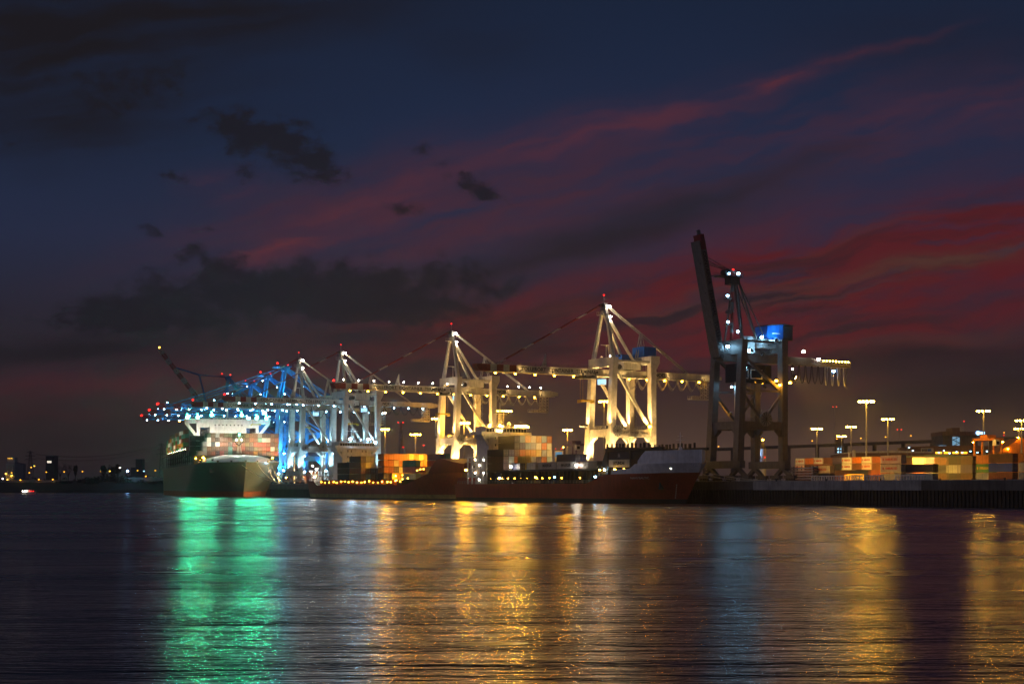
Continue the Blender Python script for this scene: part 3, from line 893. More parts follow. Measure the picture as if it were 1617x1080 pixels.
    for p_, r_, c_, i_ in (((lean - 1.8, -1.4, zt + 16.9), .5, 'cold', 29), ((lean - 1.6, -1.4, zt + 8.0), .45, 'cold', 24), ((lean + 2.4, -1.8, zt + 1.9 + 3), .45, 'cold', 36), ((lean + 2.2, -2.2, za - 1.4), .6, 'cold', 36), ((lean - 1.6, -2, za - 1.6), .45, 'cold', 18),
                           ((lean - 3.0, -2.9, zt - .6), .62, 'cold', 72), ((lean + 3.6, -2.8, zg + 3.4), .5, 'cold', 47), ((g / 2 - 1.6, -3.4, zg + 2.4), .62, 'cold', 78), ((g - 8.4, -5.9, zt + 3.0), .55, 'cold', 72),
                           ((g + 13.5, -2.6, zg + 3.2), .6, 'white', 60), ((41.5, -1.8, zg + 1.0), .5, 'white', 60), ((48.5, -1.9, zg - 3.0), .55, 'blue', 60), ((lean + 4.4, -3.4, zg - 3.6), .42, 'cold', 22), ((lean + 4.5, -1.4, zp + 14.3), .55, 'cold', 47),
                           ((lean + 2.8, 2, zp + 13.5), .4, 'cold', 16), ((1.8, h + .6, zp + 4.6), .6, 'sodium', 420), ((g - 4, -h - 1, zp + 15.4), .5, 'sodium', 70), ((g - 2.4, -h - 1, zp + 14.0), .5, 'sodium', 60), ((g + 2.6, -h - .6, zp + 15.0), .5, 'sodium', 70),
                           ((g + 9, -2, zg - 3), .32, 'window', 30)):
        lamp(root, p_, r_, c_, i_)
    for p_, q_, c_, i_ in (((g - 5, -9.6, zt + 1.6), (g - 1.4, -4.4, zt + 5.4), 'cold', 1100), ((g - 8, -5.6, zt - 3), (g - 2, -4.6, zt + 1.4), 'cold', 110), ((lean + 5, -6, zg + 2.0), (lean + 9, 0, zg + 5), 'cold', 80),
                           ((g + 2, -h - 2, zp + 16), (g + 55, -26, 0), 'warm', 210000), ((g + 2, -h - 3, zp + 17), (g + 38, -55, 0), 'warm', 180000), ((g + 2.4, h - 2, zp + 14.5), (g + 70, 20, 0), 'warm', 150000), ((lean + 4, 4, zp + 4), (lean + 5, 1, zp + 16), 'cold', 220)):
        flood(root, p_, q_, .45, c_, i_)
    for i in range(9):
        lamp(root, (44 + i * 1.5, -1.6, zg + .55), .26, 'warm', 26, hood=False)
    lamp(root, (lean + 1.8, 0, za + .2), .4, 'red', 12, name='warning_light', hood=False)
    return root
raised_crane(Q(0, 0))

# blue cranes over the big ship
def blue_crane(loc, label, raised=False, za=74.5):
    root = thing('container_crane', label, 'crane', loc, PH, 'blue ship-to-shore cranes beside the big ship')
    s, g, lean, zt, zp, zg = 18.0, 30.0, 1.0, 53.0, 16.5, 48.5
    h = s / 2
    portal_frame(root, s, g, lean, bluep, zt, zs=5.5, zp=zp, wleg=2.2, wbeam=1.6)
    for y in (-h, h):
        yy = y * .98
        b = MB().beam((lean, yy, zp + 1.4), (g - .8, yy, zp + 16), .8, .8).beam((g - .8, yy, zp + 16), (lean + .4, yy, zt - 4), .8, .8).box(lean + .6, g - .8, yy - .4, yy + .4, zp + 15.5, zp + 16.4)
        b.build('brace', bluep, root)
        MB().box(lean + .8, g - .8, yy - .7, yy + .7, zt - 1.6, zt - .2).build('tie_beam', bluep, root)
    for x in (lean, g):
        MB().box(x - .9, x + .9, -h - .9, h + .9, zt - .1, zt + 1.6).build('top_beam', bluep, root)
    gd = MB()
    for y in (-2.6, 2.6):
        gd.box(-2, g + 17, y - .7, y + .7, zg - 1.1, zg + 1.1)
    x = 0
    while x < g + 17:
        gd.box(x, x + .6, -1.9, 1.9, zg - .9, zg - .2)
        x += 6
    gd.build('girder', bluep, root)
    # boom as a lattice pair
    L = 80.0 if raised else 72.0
    ang = rad(52) if raised else 0.0
    d = Vector((-math.cos(ang), 0, math.sin(ang)))
    up = Vector((math.sin(ang), 0, math.cos(ang)))
    o_ = Vector((-2.2, 0, zg))
    def pt(a, c, y): return o_ + d * a + up * c + Vector((0, y, 0))
    bm = MB()
    mat_b = [redp, galv] if raised else [bluep, redp]
    n_ = 16
    for y in (-2.6, 2.6):
        for i in range(n_):
            a0, a1 = L * i / n_, L * (i + 1) / n_
            k = (1 if i >= n_ - 3 and i % 2 else 0) if not raised else (i % 2)
            bm.beam(pt(a0, -1.0, y), pt(a1, -1.0, y), .9, .9, k=k)
            bm.beam(pt(a0, 1.3, y), pt(a1, 1.3, y), .5, .5, k=k)
            bm.beam(pt(a0, -1, y), pt((a0 + a1) / 2, 1.3, y), .3, k=k).beam(pt((a0 + a1) / 2, 1.3, y), pt(a1, -1, y), .3, k=k)
    for i in range(n_ + 1):
        bm.beam(pt(L * i / n_, -1, -2.6), pt(L * i / n_, -1, 2.6), .4)
    bm.build('boom', mat_b, root)
    for y in (-1, 1):
        MB().beam((lean, y * (h - 1), zt + 1.5), (lean + 3.5, y * 4.6, za), 1.5, 1.5, w2=1.1, h2=1.1).build('mast_leg', bluep, root)
        MB().beam((lean + 4.2, y * 4.6, za - 1), (g - .5, y * (h - 1), zt + 1.5), 1.1, 1.1).build('rear_brace', bluep, root)
        MB().tube((lean + 4, y * 4.4, za - .3), (g + 15, y * 2.6, zg + 1.2), .3, n=6).build('backstay', bluep, root)
        if not raised:
            MB().tube((lean + 3, y * 4.2, za - .2), (-38, y * 2.6, zg + 1.5), .3, n=6).build('forestay', bluep, root)
            MB().tube((lean + 3, y * 4.2, za + .3), (-66, y * 2.6, zg + 1.5), .26, n=6).build('forestay', bluep, root)
        else:
            k_ = pt(44, 13, y * 3.4)
            MB().tube((lean + 3, y * 4.2, za - .2), k_, .22, n=6).tube(k_, pt(60, 1.5, y * 2.6), .4, n=6).tube(k_, pt(18, 1.5, y * 2.6), .35, n=6).build('forestay', bluep, root)
    MB().box(lean - 4, lean + 7, -5.2, 5.2, za - .2, za + .3).box(lean + 1.5, lean + 5, -5, 5, za - 2.2, za - .2).rail([(lean - 4, -5.2, za + .3), (lean + 7, -5.2, za + .3)]).build('mast_head', bluep, root)
    MB().box(g + 2, g + 15, -4.6, 4.6, zg + 1.3, zg + 6.2).box(g + 1.8, g + 15.2, -4.8, 4.8, zg + 6.2, zg + 6.5).build('machinery_house', bluep, root)
    trolley(root, -14, zg - 1.2, ('cold', 10), -9, bluep)
    if not raised:
        x = -L + 1
        i = 0
        while x < g:
            lamp(root, (x, -3.6, zg - 1.9), .40, ('cold', 'cold', 'white')[i % 3], 34)
            if i % 2 == 0:
                lamp(root, (x + 2, -3.2, zg + 2.3), .3, 'cold', 16, hood=False)
            x += 7.6
            i += 1
        for y in (-2.9, 2.9):
            lamp(root, (-L - 2.6, y, zg + 1.6), .75, 'red', 30, name='warning_light', hood=False)
        for x_, y_, z_ in ((lean + 2, -6, zt + 9), (lean + 3, -5.4, za - 4.5), (lean + 9, -6, za - 8), (lean + 14, -7, zt + 9), (-20, -3, zg + 13.5), (-32, -3, zg + 8.6), (-10, -3, zg + 17)):
            lamp(root, (x_, y_, z_), .38, 'cold', 26)
        for x_, y_, z_ in ((2.4, -h - 1.2, zp + 3), (g - 2, -h - 1.2, zp + 3), (2.2, h - 2, zp + 3), (2.0, -h - 1.8, 9), (g - 1.8, -h - 1.8, 9), (14, -h - 1.5, zp + 18)):
            lamp(root, (x_, y_, z_), .45, 'cold', 90)
    if not raised:
        for y in (-h, h):
            for x_ in (-1.6, g - 2.6):
                flood(root, (x_, y - 2.4, 7.2), (x_ + 2, y, 26), .5, 'cold', 9000)
                flood(root, (x_, y - 2.2, zp + 2), (x_ + 2, y, 46), .5, 'cold', 7500)
            flood(root, (lean + 4, y * .7 - 2, zt + 2), (lean + 3, y * .4, za), .4, 'cold', 3000)
        flood(root, (6, -h - 3, zp + 2.2), (g - 4, -h, zp + 15), .5, 'cold', 3000)
        for x_ in (-60, -46, -32, -18):
            flood(root, (x_, -6.6, zg - .6), (x_ + 1, -2.6, zg), .3, 'cold', 120)
    for y in (-5, 5):
        lamp(root, (lean + 2 + y * .8, y, za + 2.2), .7, 'red', 28, name='warning_light', hood=False)
    if raised:
        for y in (-2.6, 2.6):
            lamp(root, tuple(pt(L + 1, 1, y)), .5, 'warm', 14, name='warning_light', hood=False)
    return root
def q2t(Y): return (Y - O2.y) / u2.y
blue_crane(Q2(q2t(966), 0), 'nearest blue crane standing beside the big ship bow')
blue_crane(Q2(q2t(1040), 0), 'second blue crane along the big ship, its boom behind the bridge lamps')
blue_crane(Q2(q2t(1118), 0), 'third blue crane along the big ship, its boom tip farthest out with red lamps')
blue_crane(Q2(q2t(1262), 0, GZ), 'farthest crane with its red and grey boom raised aslant', raised=True, za=90)
# ------------------------------------------------------------------ containers
CCOL = {'orange': (.58, .17, .015), 'amber': (.60, .30, .04), 'yellow': (.66, .47, .08), 'cream': (.66, .60, .44), 'white': (.68, .68, .66), 'grey': (.34, .35, .36), 'pale blue': (.33, .44, .50), 'teal': (.08, .34, .27),
        'green': (.05, .24, .07), 'dark green': (.030, .085, .045), 'olive': (.15, .125, .05), 'navy': (.022, .026, .055), 'blue': (.02, .08, .40), 'purple': (.075, .06, .14), 'rust': (.26, .075, .032), 'red': (.36, .045, .03),
        'brown': (.16, .065, .028), 'dark brown': (.07, .032, .02), 'black': (.016, .015, .016), 'pink': (.52, .24, .22), 'pale pink': (.66, .50, .44)}
CM = {}
def cont_mesh(col, L):
    key = (col, L)
    if key in CM:
        return CM[key]
    W, Ht = 2.44, 2.62
    b = MB()
    b.box(-L / 2 + .1, L / 2 - .1, -W / 2 + .07, W / 2 - .07, .12, Ht - .06)
    for x in (-L / 2, L / 2):
        for y in (-W / 2, W / 2):
            b.box(min(x, x * (1 - .32 / L)), max(x, x * (1 - .32 / L)), min(y, y * .87), max(y, y * .87), 0, Ht, 1)
        b.box(min(x, x * (1 - .24 / L)), max(x, x * (1 - .24 / L)), -W * .43, W * .43, Ht - .15, Ht - .004, 1).box(min(x, x * (1 - .24 / L)), max(x, x * (1 - .24 / L)), -W * .43, W * .43, .004, .18, 1)
    for y in (-W / 2, W / 2):
        b.box(-L / 2 + .16, L / 2 - .16, min(y, y * .92), max(y, y * .92), .004, .16, 1).box(-L / 2 + .16, L / 2 - .16, min(y, y * .94), max(y, y * .94), Ht - .1, Ht - .004, 1)
        n = int(L / .55)
        for i in range(n):
            x = -L / 2 + .4 + (L - .8) * (i + .5) / n
            b.box(x - .1, x + .1, min(y * .94, y * .985), max(y * .94, y * .985), .165, Ht - .105)
    for x in (-.82, -.32, .32, .82):                                  # locking bars on the door end
        b.box(L / 2 - .1, L / 2 - .03, x - .03, x + .03, .19, Ht - .16, 2)
        b.box(L / 2 - .1, L / 2 - .01, x - .12, x + .12, 1.1, 1.22, 2)
    b.box(L / 2 - .1, L / 2 - .05, -.03, .03, .185, Ht - .155, 1)
    me = bpy.data.meshes.new('container')
    me.from_pydata(b.v, [], b.f)
    c = CCOL[col]
    me.materials.append(paint('box_' + col.replace(' ', '_'), c, .5, var=.3, scale=.5))
    me.materials.append(paint('box_frame_' + col.replace(' ', '_'), tuple(v * .75 for v in c), .55))
    me.materials.append(galv)
    me.polygons.foreach_set('material_index', b.k)
    CM[key] = me
    return me
ORD = ['first', 'second', 'third', 'fourth', 'fifth', 'sixth', 'seventh', 'eighth', 'ninth', 'tenth', 'eleventh', 'twelfth', 'thirteenth', 'fourteenth', 'fifteenth', 'sixteenth', 'seventeenth', 'eighteenth', 'nineteenth', 'twentieth']
def container(p, rz, col, L, label, group):
    o = link('shipping_container', cont_mesh(col, L), None, p, (0, 0, rz))
    return tag(o, label, 'container', group)
def sign(o, s, size, mat, L, width, z=1.35, bold=.03):
    text(o, s, size, mat, (0, -1.235, z), (rad(90), 0, 0), align='CENTER', width=width, bold=bold)

# ------------------------------------------------------------------ ship hulls
def loft(name, root, L, B, zb, zlo, zhi, mats, s0=0.0, s1=1.0, ns=40, levels=None, bands=None, rake=8.0, entry=(.30, .17), inset=0.0, power=2.0, cap=0, nl=7, stern=.80, smooth=True):
    """hull shell between heights zlo(x) and zhi(x); starboard and port together, closed on top"""
    def xb(z): return L / 2 - rake * (1 - min(1, max(0, z) / zb)) ** 1.3
    def hb(x, z):
        q = min(1, max(0, z) / zb)
        le = L * (entry[0] + (entry[1] - entry[0]) * q)
        d = (xb(z) - x) / le
        f = 1.0 if d >= 1 else 1 - (1 - max(0, d)) ** (power + 1.2 * q)
        e = (x + L / 2) / (L * .16)
        if e < 1:
            lo = stern + (.94 - stern) * q
            f *= lo + (1 - lo) * (1 - (1 - e) ** 2)
        return max(.02, B / 2 * f - inset)
    ss = [s0 + (s1 - s0) * (1 - (1 - i / ns) ** 1.6) for i in range(ns + 1)]
    v, f, k = [], [], []
    lv = None
    for s in ss:
        xt = -L / 2 + L * s
        a, b_ = zlo(xt), zhi(xt)
        zs = sorted([z for z in (levels or []) if a < z < b_ - .05])
        base = [a] + (levels or [])
        n_ = nl
        lst = [a] + (levels or []) + [((levels or [a])[-1]) + (b_ - ((levels or [a])[-1])) * (j + 1) / n_ for j in range(n_)]
        for z in lst:
            x = -L / 2 + (xb(z) + L / 2) * s
            y = hb(x, z)
            v += [(x, -y, z), (x, y, z)]
        m_ = len(lst)
    for i in range(ns):
        for j in range(m_ - 1):
            p, q = (i * m_ + j) * 2, ((i + 1) * m_ + j) * 2
            bd = (bands[j] if bands and j < len(bands) else (bands[-1] if bands else 0))
            f.append((p, q, q + 2, p + 2)); k.append(bd)
            f.append((p + 1, p + 3, q + 3, q + 1)); k.append(bd)
        p, q = (i * m_ + m_ - 1) * 2, ((i + 1) * m_ + m_ - 1) * 2
        f.append((p, q, q + 1, p + 1)); k.append(cap)
    for j in range(m_ - 1):
        p = j * 2
        bd = (bands[j] if bands and j < len(bands) else (bands[-1] if bands else 0))
        f.append((p, p + 2, p + 3, p + 1)); k.append(bd)
        p = (ns * m_ + j) * 2
        f.append((p, p + 1, p + 3, p + 2)); k.append(bd)
    me = bpy.data.meshes.new(name)
    me.from_pydata(v, [], f)
    for m in mats:
        me.materials.append(m)
    me.polygons.foreach_set('material_index', k)
    if smooth:
        me.polygons.foreach_set('use_smooth', [len(q) == 4 for q in f])
        try:
            me.set_sharp_from_angle(angle=rad(32))
        except Exception:
            pass
    return link(name, me, root), hb
def lerp_pts(pts):
    def fn(x):
        for (x0, z0), (x1, z1) in zip(pts, pts[1:]):
            if x <= x1:
                return z0 + (z1 - z0) * max(0, min(1, (x - x0) / (x1 - x0)))
        return pts[-1][1]
    return fn
def ship_point(root, x, y, z):
    a = root.rotation_euler.z
    return Vector((root.location.x + x * math.cos(a) - y * math.sin(a), root.location.y + x * math.sin(a) + y * math.cos(a), z))
def stack(root, x, ys, z0, rows, L, where, group, pitch=2.7, skip=(), base=0):
    """rows: top row first, one colour per column, columns counted from the water; None leaves a gap"""
    nt = len(rows)
    for r_, row in enumerate(rows):
        tier = nt - 1 - r_
        for c_, col in enumerate(row):
            if col is None:
                continue
            tn = 'top tier' if r_ == 0 else ORD[tier + base] + ' tier up'
            container(ship_point(root, x, ys[c_], z0 + tier * pitch), root.rotation_euler.z, col, L, '%s container, %s, %s column from water, %s' % (col, tn, ORD[c_], where), group)
def house(root, x0, x1, hw, z0, z1, bw, mat, wz=2.4, doors=3):
    """accommodation block with bridge and open wings; faces the bow (+x)"""
    h = MB().box(x0, x1, -hw, hw, z0, z1)
    for i in range(int((z1 - z0) / 2.7)):
        h.box(x0 - .1, x1 + .08, -hw - .1, hw + .1, z0 + 2.7 * (i + 1) - .12, z0 + 2.7 * (i + 1))
    for y in (-hw * .62, -hw * .38, hw * .38, hw * .62):
        for i in (1, 2, 3):
            h.box(x1, x1 + .05, y - .28, y + .28, z1 - 2.7 * i + .9, z1 - 2.7 * i + 1.8, 1)
    h.build('deckhouse', [mat, glass], root)
    w_ = MB().box(x0 + 1, x1 + .6, -bw, bw, z1, z1 + .45)
    for sy in (-1, 1):
        w_.prism([(x0 + 1.5, z1 - 1.6), (x1 + .2, z1 - 1.6), (x1 + .2, z1 + .01), (x0 + 1.5, z1 + .01)], sy * hw, sy * (hw + (bw - hw) * .55))
        w_.beam((x1 - .6, sy * (hw), z1 - 4.2), (x1 - .6, sy * (bw - 1), z1 - .1), 1.4, .8)
    w_.box(x1 + .45, x1 + .6, -bw, bw, z1 + .45, z1 + 1.1).box(x0 + 1, x0 + 1.15, -bw, bw, z1 + .45, z1 + 1.5)
    w_.build('bridge_wing', mat, root)
    b = MB().box(x0 + 1.6, x1 + .3, -hw - 1.6, hw + 1.6, z1 + .45, z1 + .45 + wz).box(x0 + 1.2, x1 + .8, -hw - 2.0, hw + 2.0, z1 + .45 + wz, z1 + .8 + wz)
    n = 14
    for i in range(n):
        y = -hw - 1.4 + (2 * hw + 2.8) * (i + .5) / n
        b.box(x1 + .3, x1 + .34, y - (hw + 1.4) / n + .12, y + (hw + 1.4) / n - .12, z1 + 1.15, z1 + wz + .1, 1)
    b.build('wheelhouse', [mat, glass], root)
    r = MB()
    for sy in (-1, 1):
        r.rail([(x1 + .5, sy * (hw + 2), z1 + 1.1), (x1 + .5, sy * bw, z1 + 1.1)], .9, 1.0)
    r.rail([(x1 + .6, -hw - 2, z1 + .8 + wz), (x1 + .6, hw + 2, z1 + .8 + wz)], 1.0, 1.2)
    r.build('railing', galv, root)
    m_ = MB()
    xm, zt = (x0 + x1) / 2, z1 + .8 + wz
    for sx in (-.6, .6):
        for sy in (-.6, .6):
            m_.beam((xm + sx, sy, zt), (xm + sx * .5, sy * .5, zt + 7), .18)
    for i in range(5):
        m_.beam((xm - .6, -.6, zt + 1.4 * i), (xm + .5, -.5, zt + 1.4 * i + 1.4), .1).beam((xm + .6, -.6, zt + 1.4 * i), (xm - .5, -.5, zt + 1.4 * i + 1.4), .1)
    m_.box(xm - .4, xm + .4, -3, 3, zt + 5.2, zt + 5.4).beam((xm, 0, zt + 7), (xm, 0, zt + 10), .14).box(xm + .4, xm + .6, -2.0, 2.0, zt + 6.2, zt + 6.5).ball((xm, 4.2, zt + 1.4), .9).beam((xm, 4.2, zt), (xm, 4.2, zt + .8), .3)
    m_.beam((xm - 1, -4.5, zt), (xm - 1, -4.5, zt + 5), .16)
    m_.build('radar_mast', shipwhite, root)

# ---- near feeder, grey bow
SB = TH - math.pi / 2
L1, TC1, BC = 149.0, 63.5, -18.5
feeder = thing('container_ship', 'red-hulled feeder ship with a high grey bow shield, moored nearest', 'ship', Q(TC1, BC, 0), SB, 'container ships at the quay')
dk1 = lerp_pts([(-75, 6.8), (27, 6.8), (33, 9.6), (40, 10.0), (75, 10.4)])
loft('hull', feeder, L1, 22.0, 14, lambda x: -1.0, dk1, [hullblack, hullred, deckdark], levels=[1.5], bands=[0, 1], cap=2, rake=9, entry=(.30, .15), ns=44)
loft('forecastle', feeder, L1, 22.06, 14, lambda x: dk1(x) - .05, lerp_pts([(36, 10.1), (38, 11.4), (50, 11.8), (52, 13.3), (75, 13.6)]), [shipgrey], s0=.765, ns=20, rake=9, entry=(.30, .15), nl=3)
loft('bow_shield', feeder, L1, 22.06, 14, lambda x: 13.2, lerp_pts([(52, 13.4), (56.5, 17.6), (75, 17.9)]), [shipgrey], s0=.855, ns=16, rake=9, entry=(.30, .15), inset=.7, nl=3)
for sy in (-1, 1):
    MB().prism([(50.5, 11.6), (55.6, 13.2), (58.6, 13.2), (58.2, 17.5), (56.8, 17.5)], sy * 8.9, sy * 10.2).build('bow_shield_cheek', shipgrey, feeder)
b = MB().tube((63, 0, 17.6), (63, 0, 24), .28, .12, 6).box(62.8, 63.2, -1.6, 1.6, 21.2, 21.35).box(62.8, 63.2, -1, 1, 22.6, 22.7).tube((63, 0, 17.6), (63, 0, 19), .8, .5, 8)
b.build('foremast', shipgrey, feeder)
# name and draught marks on the flared bow, set on the near side
def on_hull(root, hbfn, x0, z, s, size, width, mat):
    y0, y1 = hbfn(x0, z), hbfn(x0 + width, z)
    yt = hbfn(x0 + width / 2, z + 1.0)
    ex = Vector((width, -(y1 - y0), 0)).normalized()
    ey = Vector((0, -(yt - (y0 + y1) / 2), 1.0)).normalized()
    ez = ex.cross(ey).normalized()
    ey = ez.cross(ex)
    o = text(root, s, size, mat, (0, 0, 0), (0, 0, 0), width=width)
    m_ = Matrix((ex, ey, ez)).transposed().to_4x4()
    m_.translation = Vector((x0, -(max(y0, (y0 + y1) / 2)) , z)) + ez * .28
    o.matrix_local = m_
hull_o = [o for o in C.objects if o.parent == feeder and o.name.startswith('hull')][0]
def hb1(x, z):
    q = min(1, z / 14); le = L1 * (.30 - .15 * q); d = (L1 / 2 - 9 * (1 - q) ** 1.3 - x) / le
    return 11.0 * (1.0 if d >= 1 else 1 - (1 - max(0, d)) ** (2 + 1.2 * q))
on_hull(hull_o, hb1, 49.5, 8.7, 'NAVI BALTIC', 1.2, 8.4, shipwhite)
for x_, z_ in ((60.5, 6.2),):
    y_ = -hb1(x_, z_) - .05
    MB().prism([(x_ - .9, z_ - 1.2), (x_ - .2, z_ - 1.5), (x_ + .2, z_ - 1.5), (x_ + .9, z_ - 1.2), (x_ + .35, z_ - .6), (x_ + .3, z_ + 1.2), (x_ - .3, z_ + 1.2), (x_ - .35, z_ - .6)], y_ - .5, y_ + .6).build('anchor', steel, feeder)
for i in range(7):
    z_ = 1.9 + i * .7
    x_ = 66.2 - 1.2 + .55 * z_ - 3
    y_ = -hb1(x_, z_) - .04
    MB().box(x_ - .28, x_ + .28, y_ - .06, y_ + .1, z_, z_ + .3).build('draught_mark', shipwhite, hull_o)
# hatch coaming with stanchions and working lamps along the deck
b = MB().box(-45, 30, -9.2, 9.2, 6.8, 11.4)
x = -46
while x < 30:
    b.box(x - .22, x + .22, -10.6, -9.2, 6.8, 11.9, 1).box(x - .22, x + .22, 9.2, 10.6, 6.8, 11.9, 1)
    x += 2.45
b.box(-46.5, 30.5, -10.7, 10.7, 11.4, 12.1, 1)
b.prism([(27, 6.9), (34.2, 6.9), (34.2, 19), (33.6, 19)], -9.6, 9.6, 1)
b.build('hatch_coaming', [deckdark, hullblack], feeder)
b = MB().rail([(-70, -10.6, 6.8), (-46, -10.8, 6.8), (27, -10.9, 6.8)], 1.1, 2.0)
b.build('railing', galv, feeder)
for i, x in enumerate([-43.8, -38, -35.5, -31, -26.2, -21.5, -16.8, -10, -6.5, -1.8, 6.4, 18.4]):
    lamp(feeder, (x, -10.4, 8.9), .22, 'sodium', 12, name='deck_lamp')
for x, c_, i_ in ((-36.8, 'cold', 14), (-11, 'warm', 22), (2.0, 'cold', 9), (28.2, 'cold', 38), (31.0, 'warm', 40), (33.8, 'cold', 46), (40.0, 'warm', 50), (45.5, 'warm', 22), (49.0, 'warm', 18)):
    lamp(feeder, (x, -10.6, 9.2 if x < 30 else 11.6), .34, c_, i_, name='deck_lamp')
lamp(feeder, (-28.5, -10.6, 13.4), .5, 'white', 160, name='deck_lamp')
lamp(feeder, (16.5, -10.6, 13.4), .5, 'white', 150, name='deck_lamp')
b = MB().box(60.6, 63.4, -7.9, -7.86, 12.2, 13.0)
for p_, i_ in (((62.5, -8.3, 12.3), 9), ((66.5, -6.6, 11.7), 16), ((55.5, -10.1, 11.6), 9)):
    lamp(feeder, p_, .22, 'white', i_, name='deck_lamp', hood=False)
house(feeder, -59, -49.5, 8.0, 6.8, 26.3, 11.6, shipwhite)
for y in (-8.2, -3.0, 4.0, 5.6, 7.2, 8.8):
    lamp(feeder, (-48.8, y, 30.0), .5, 'warm', 420 if y > 0 else 520)
for y in (-9, -3, 3, 9):
    flood(feeder, (-48.0, y, 29.9), (-20, y, 12), .4, 'warm', 2600)
b = MB()
for y in (-10.4, -6.5):                                                    # lit lashing bridge beside the house
    for x in (-62, -58.6, -55.2, -51.8, -48.4):
        b.beam((x, y, 6.8), (x, y, 17.6), .5)
for z in (9.6, 12.6, 15.4, 17.4):
    b.box(-62.2, -48.2, -10.9, -6.2, z, z + .25)
b.rail([(-62, -10.7, 17.6), (-48.4, -10.7, 17.6)], 1.0, 1.2)
b.build('lashing_bridge', shipwhite, feeder)
for x, z in ((-60.3, 16.6), (-56.9, 14.4), (-53.5, 16.4), (-60.3, 11.4), (-53.5, 11.2), (-56.9, 8.6), (-50.0, 13.6)):
    lamp(feeder, (x, -8.0, z), .26, 'white', 40, name='deck_lamp')
lamp(feeder, (-66, -9.0, 12.5), .5, 'sodium', 160, name='deck_lamp')
b = MB().box(-72, -63, -9.5, 9.5, 6.8, 9.4)
b.build('poop_deck', hullred, feeder)
GN = 'containers on the near feeder'
ys9 = [-9.75 + 2.5 * i for i in range(9)]
W1 = 'tall stack by the near bridge'
stack(feeder, -39.6, ys9[2:], 12.12, [['navy', 'pale blue', 'amber', 'cream', 'amber', 'pale blue', 'orange'], ['black', 'purple', 'pale blue', 'grey', 'cream', 'orange', 'cream'],
                                      ['brown', 'orange', 'amber', 'amber', 'yellow', 'grey', 'cream'], ['orange', 'navy', 'cream', 'grey', 'purple', 'orange', 'pale blue'], ['brown', 'navy', 'grey', 'orange', 'cream', 'rust', 'cream']], 12.19, W1, GN)
W2 = 'dark stack, near feeder'
stack(feeder, -39.6, ys9[:2], 12.12 - .0, [['black', 'purple'], ['dark brown', 'pale blue'], ['dark brown', 'cream']], 12.19, W2, GN)
W3 = 'short front stack, near feeder'
stack(feeder, -28.0, [-7.6, -4.8], 12.12, [[None, 'yellow'], ['navy', 'yellow']], 6.06, W3, GN)
cm = container(ship_point(feeder, -4.6, -8.4, 12.12), SB, 'grey', 12.19, 'grey container with faded lettering alone on the near feeder deck amidships', GN)
sign(cm, 'MAERSK', 1.5, black, 12.19, 6.2)
cm = container(ship_point(feeder, 8.0, -8.4, 12.12), SB, 'grey', 12.19, 'grey lettered container under the navy one on the near feeder', GN)
sign(cm, 'MAERSK', 1.5, black, 12.19, 6.2)
container(ship_point(feeder, 8.0, -8.4, 14.82), SB, 'navy', 12.19, 'navy container on top of a grey lettered one, near feeder amidships', GN)
container(ship_point(feeder, 11.0, -5.6, 14.82), SB, 'blue', 6.06, 'bright blue container end beside the navy one, near feeder amidships', GN)
container(ship_point(feeder, 11.0, -5.6, 12.12), SB, 'white', 6.06, 'white container under the bright blue one, near feeder amidships', GN)
container(ship_point(feeder, -1.0, -2.0, 14.82), SB, 'brown', 6.06, 'brown container above the faded grey lettered row, near feeder amidships', GN)
container(ship_point(feeder, -1.0, -2.0, 12.12), SB, 'dark brown', 6.06, 'dark brown container under the plain brown one, near feeder amidships', GN)
container(ship_point(feeder, -15.5, -8.4, 12.12), SB, 'cream', 6.06, 'cream container between yellow ones and grey lettered one, near feeder', GN)
container(ship_point(feeder, 22.0, -8.4, 12.12), SB, 'dark brown', 12.19, 'dark brown container just aft of the sloping dark screen, near feeder', GN)
W4 = 'under the post rack, near feeder'
ch = container(ship_point(feeder, 40.8, -8.2, 12.4), SB, 'cream', 12.19, 'cream container with black lettering under the post rack', GN)
sign(ch, 'HYUNDAI', 1.5, black, 12.19, 6.4, bold=.07)
for x_, z_, c_, lb in ((40.8, 15.1, 'navy', 'navy container with pale emblem above the black-lettered cream one'), (47.2 + 3.2, 15.1, 'black', 'black container in the upper row against the grey bow shield'), (47.2 + 3.2, 12.4, 'dark brown', 'dark brown container in the lower row against the grey bow shield')):
    o = container(ship_point(feeder, x_, -8.2, z_), SB, c_, 12.19 if x_ < 45 else 6.06, lb, GN)
    if c_ == 'navy':
        e = MB().prism([(-.9, .75), (.9, .75), (.55, 1.1), (.75, 1.5), (.25, 1.75), (.1, 2.3), (-.2, 1.8), (-.7, 1.6), (-.45, 1.1)], -1.245, -1.23)
        e.build('emblem', CM and paint('emblem_grey', (.25, .25, .3)), o)
b = MB()
for y in (-9.3, 9.3):
    b.box(33.2, 66, y - .5, y + .5, 18.0, 18.9)
    x = 33.6
    while x < 60:
        wd = R.choice((.35, .45, .9))
        b.box(x, x + wd, y - .3, y + .3, 18.9, 20.5 + R.uniform(-.15, .2))
        x += R.uniform(1.7, 2.9)
b.box(33.2, 34, -9.5, 9.5, 18.1, 19.5).box(47, 47.8, -9.5, 9.5, 17.95, 18.7)
for x in (34, 47.5, 54):
    for y in (-9.3, 9.3):
        b.box(x - .3, x + .3, y - .25, y + .25, 9.6, 18.0)
b.build('post_rack', hullblack, feeder)

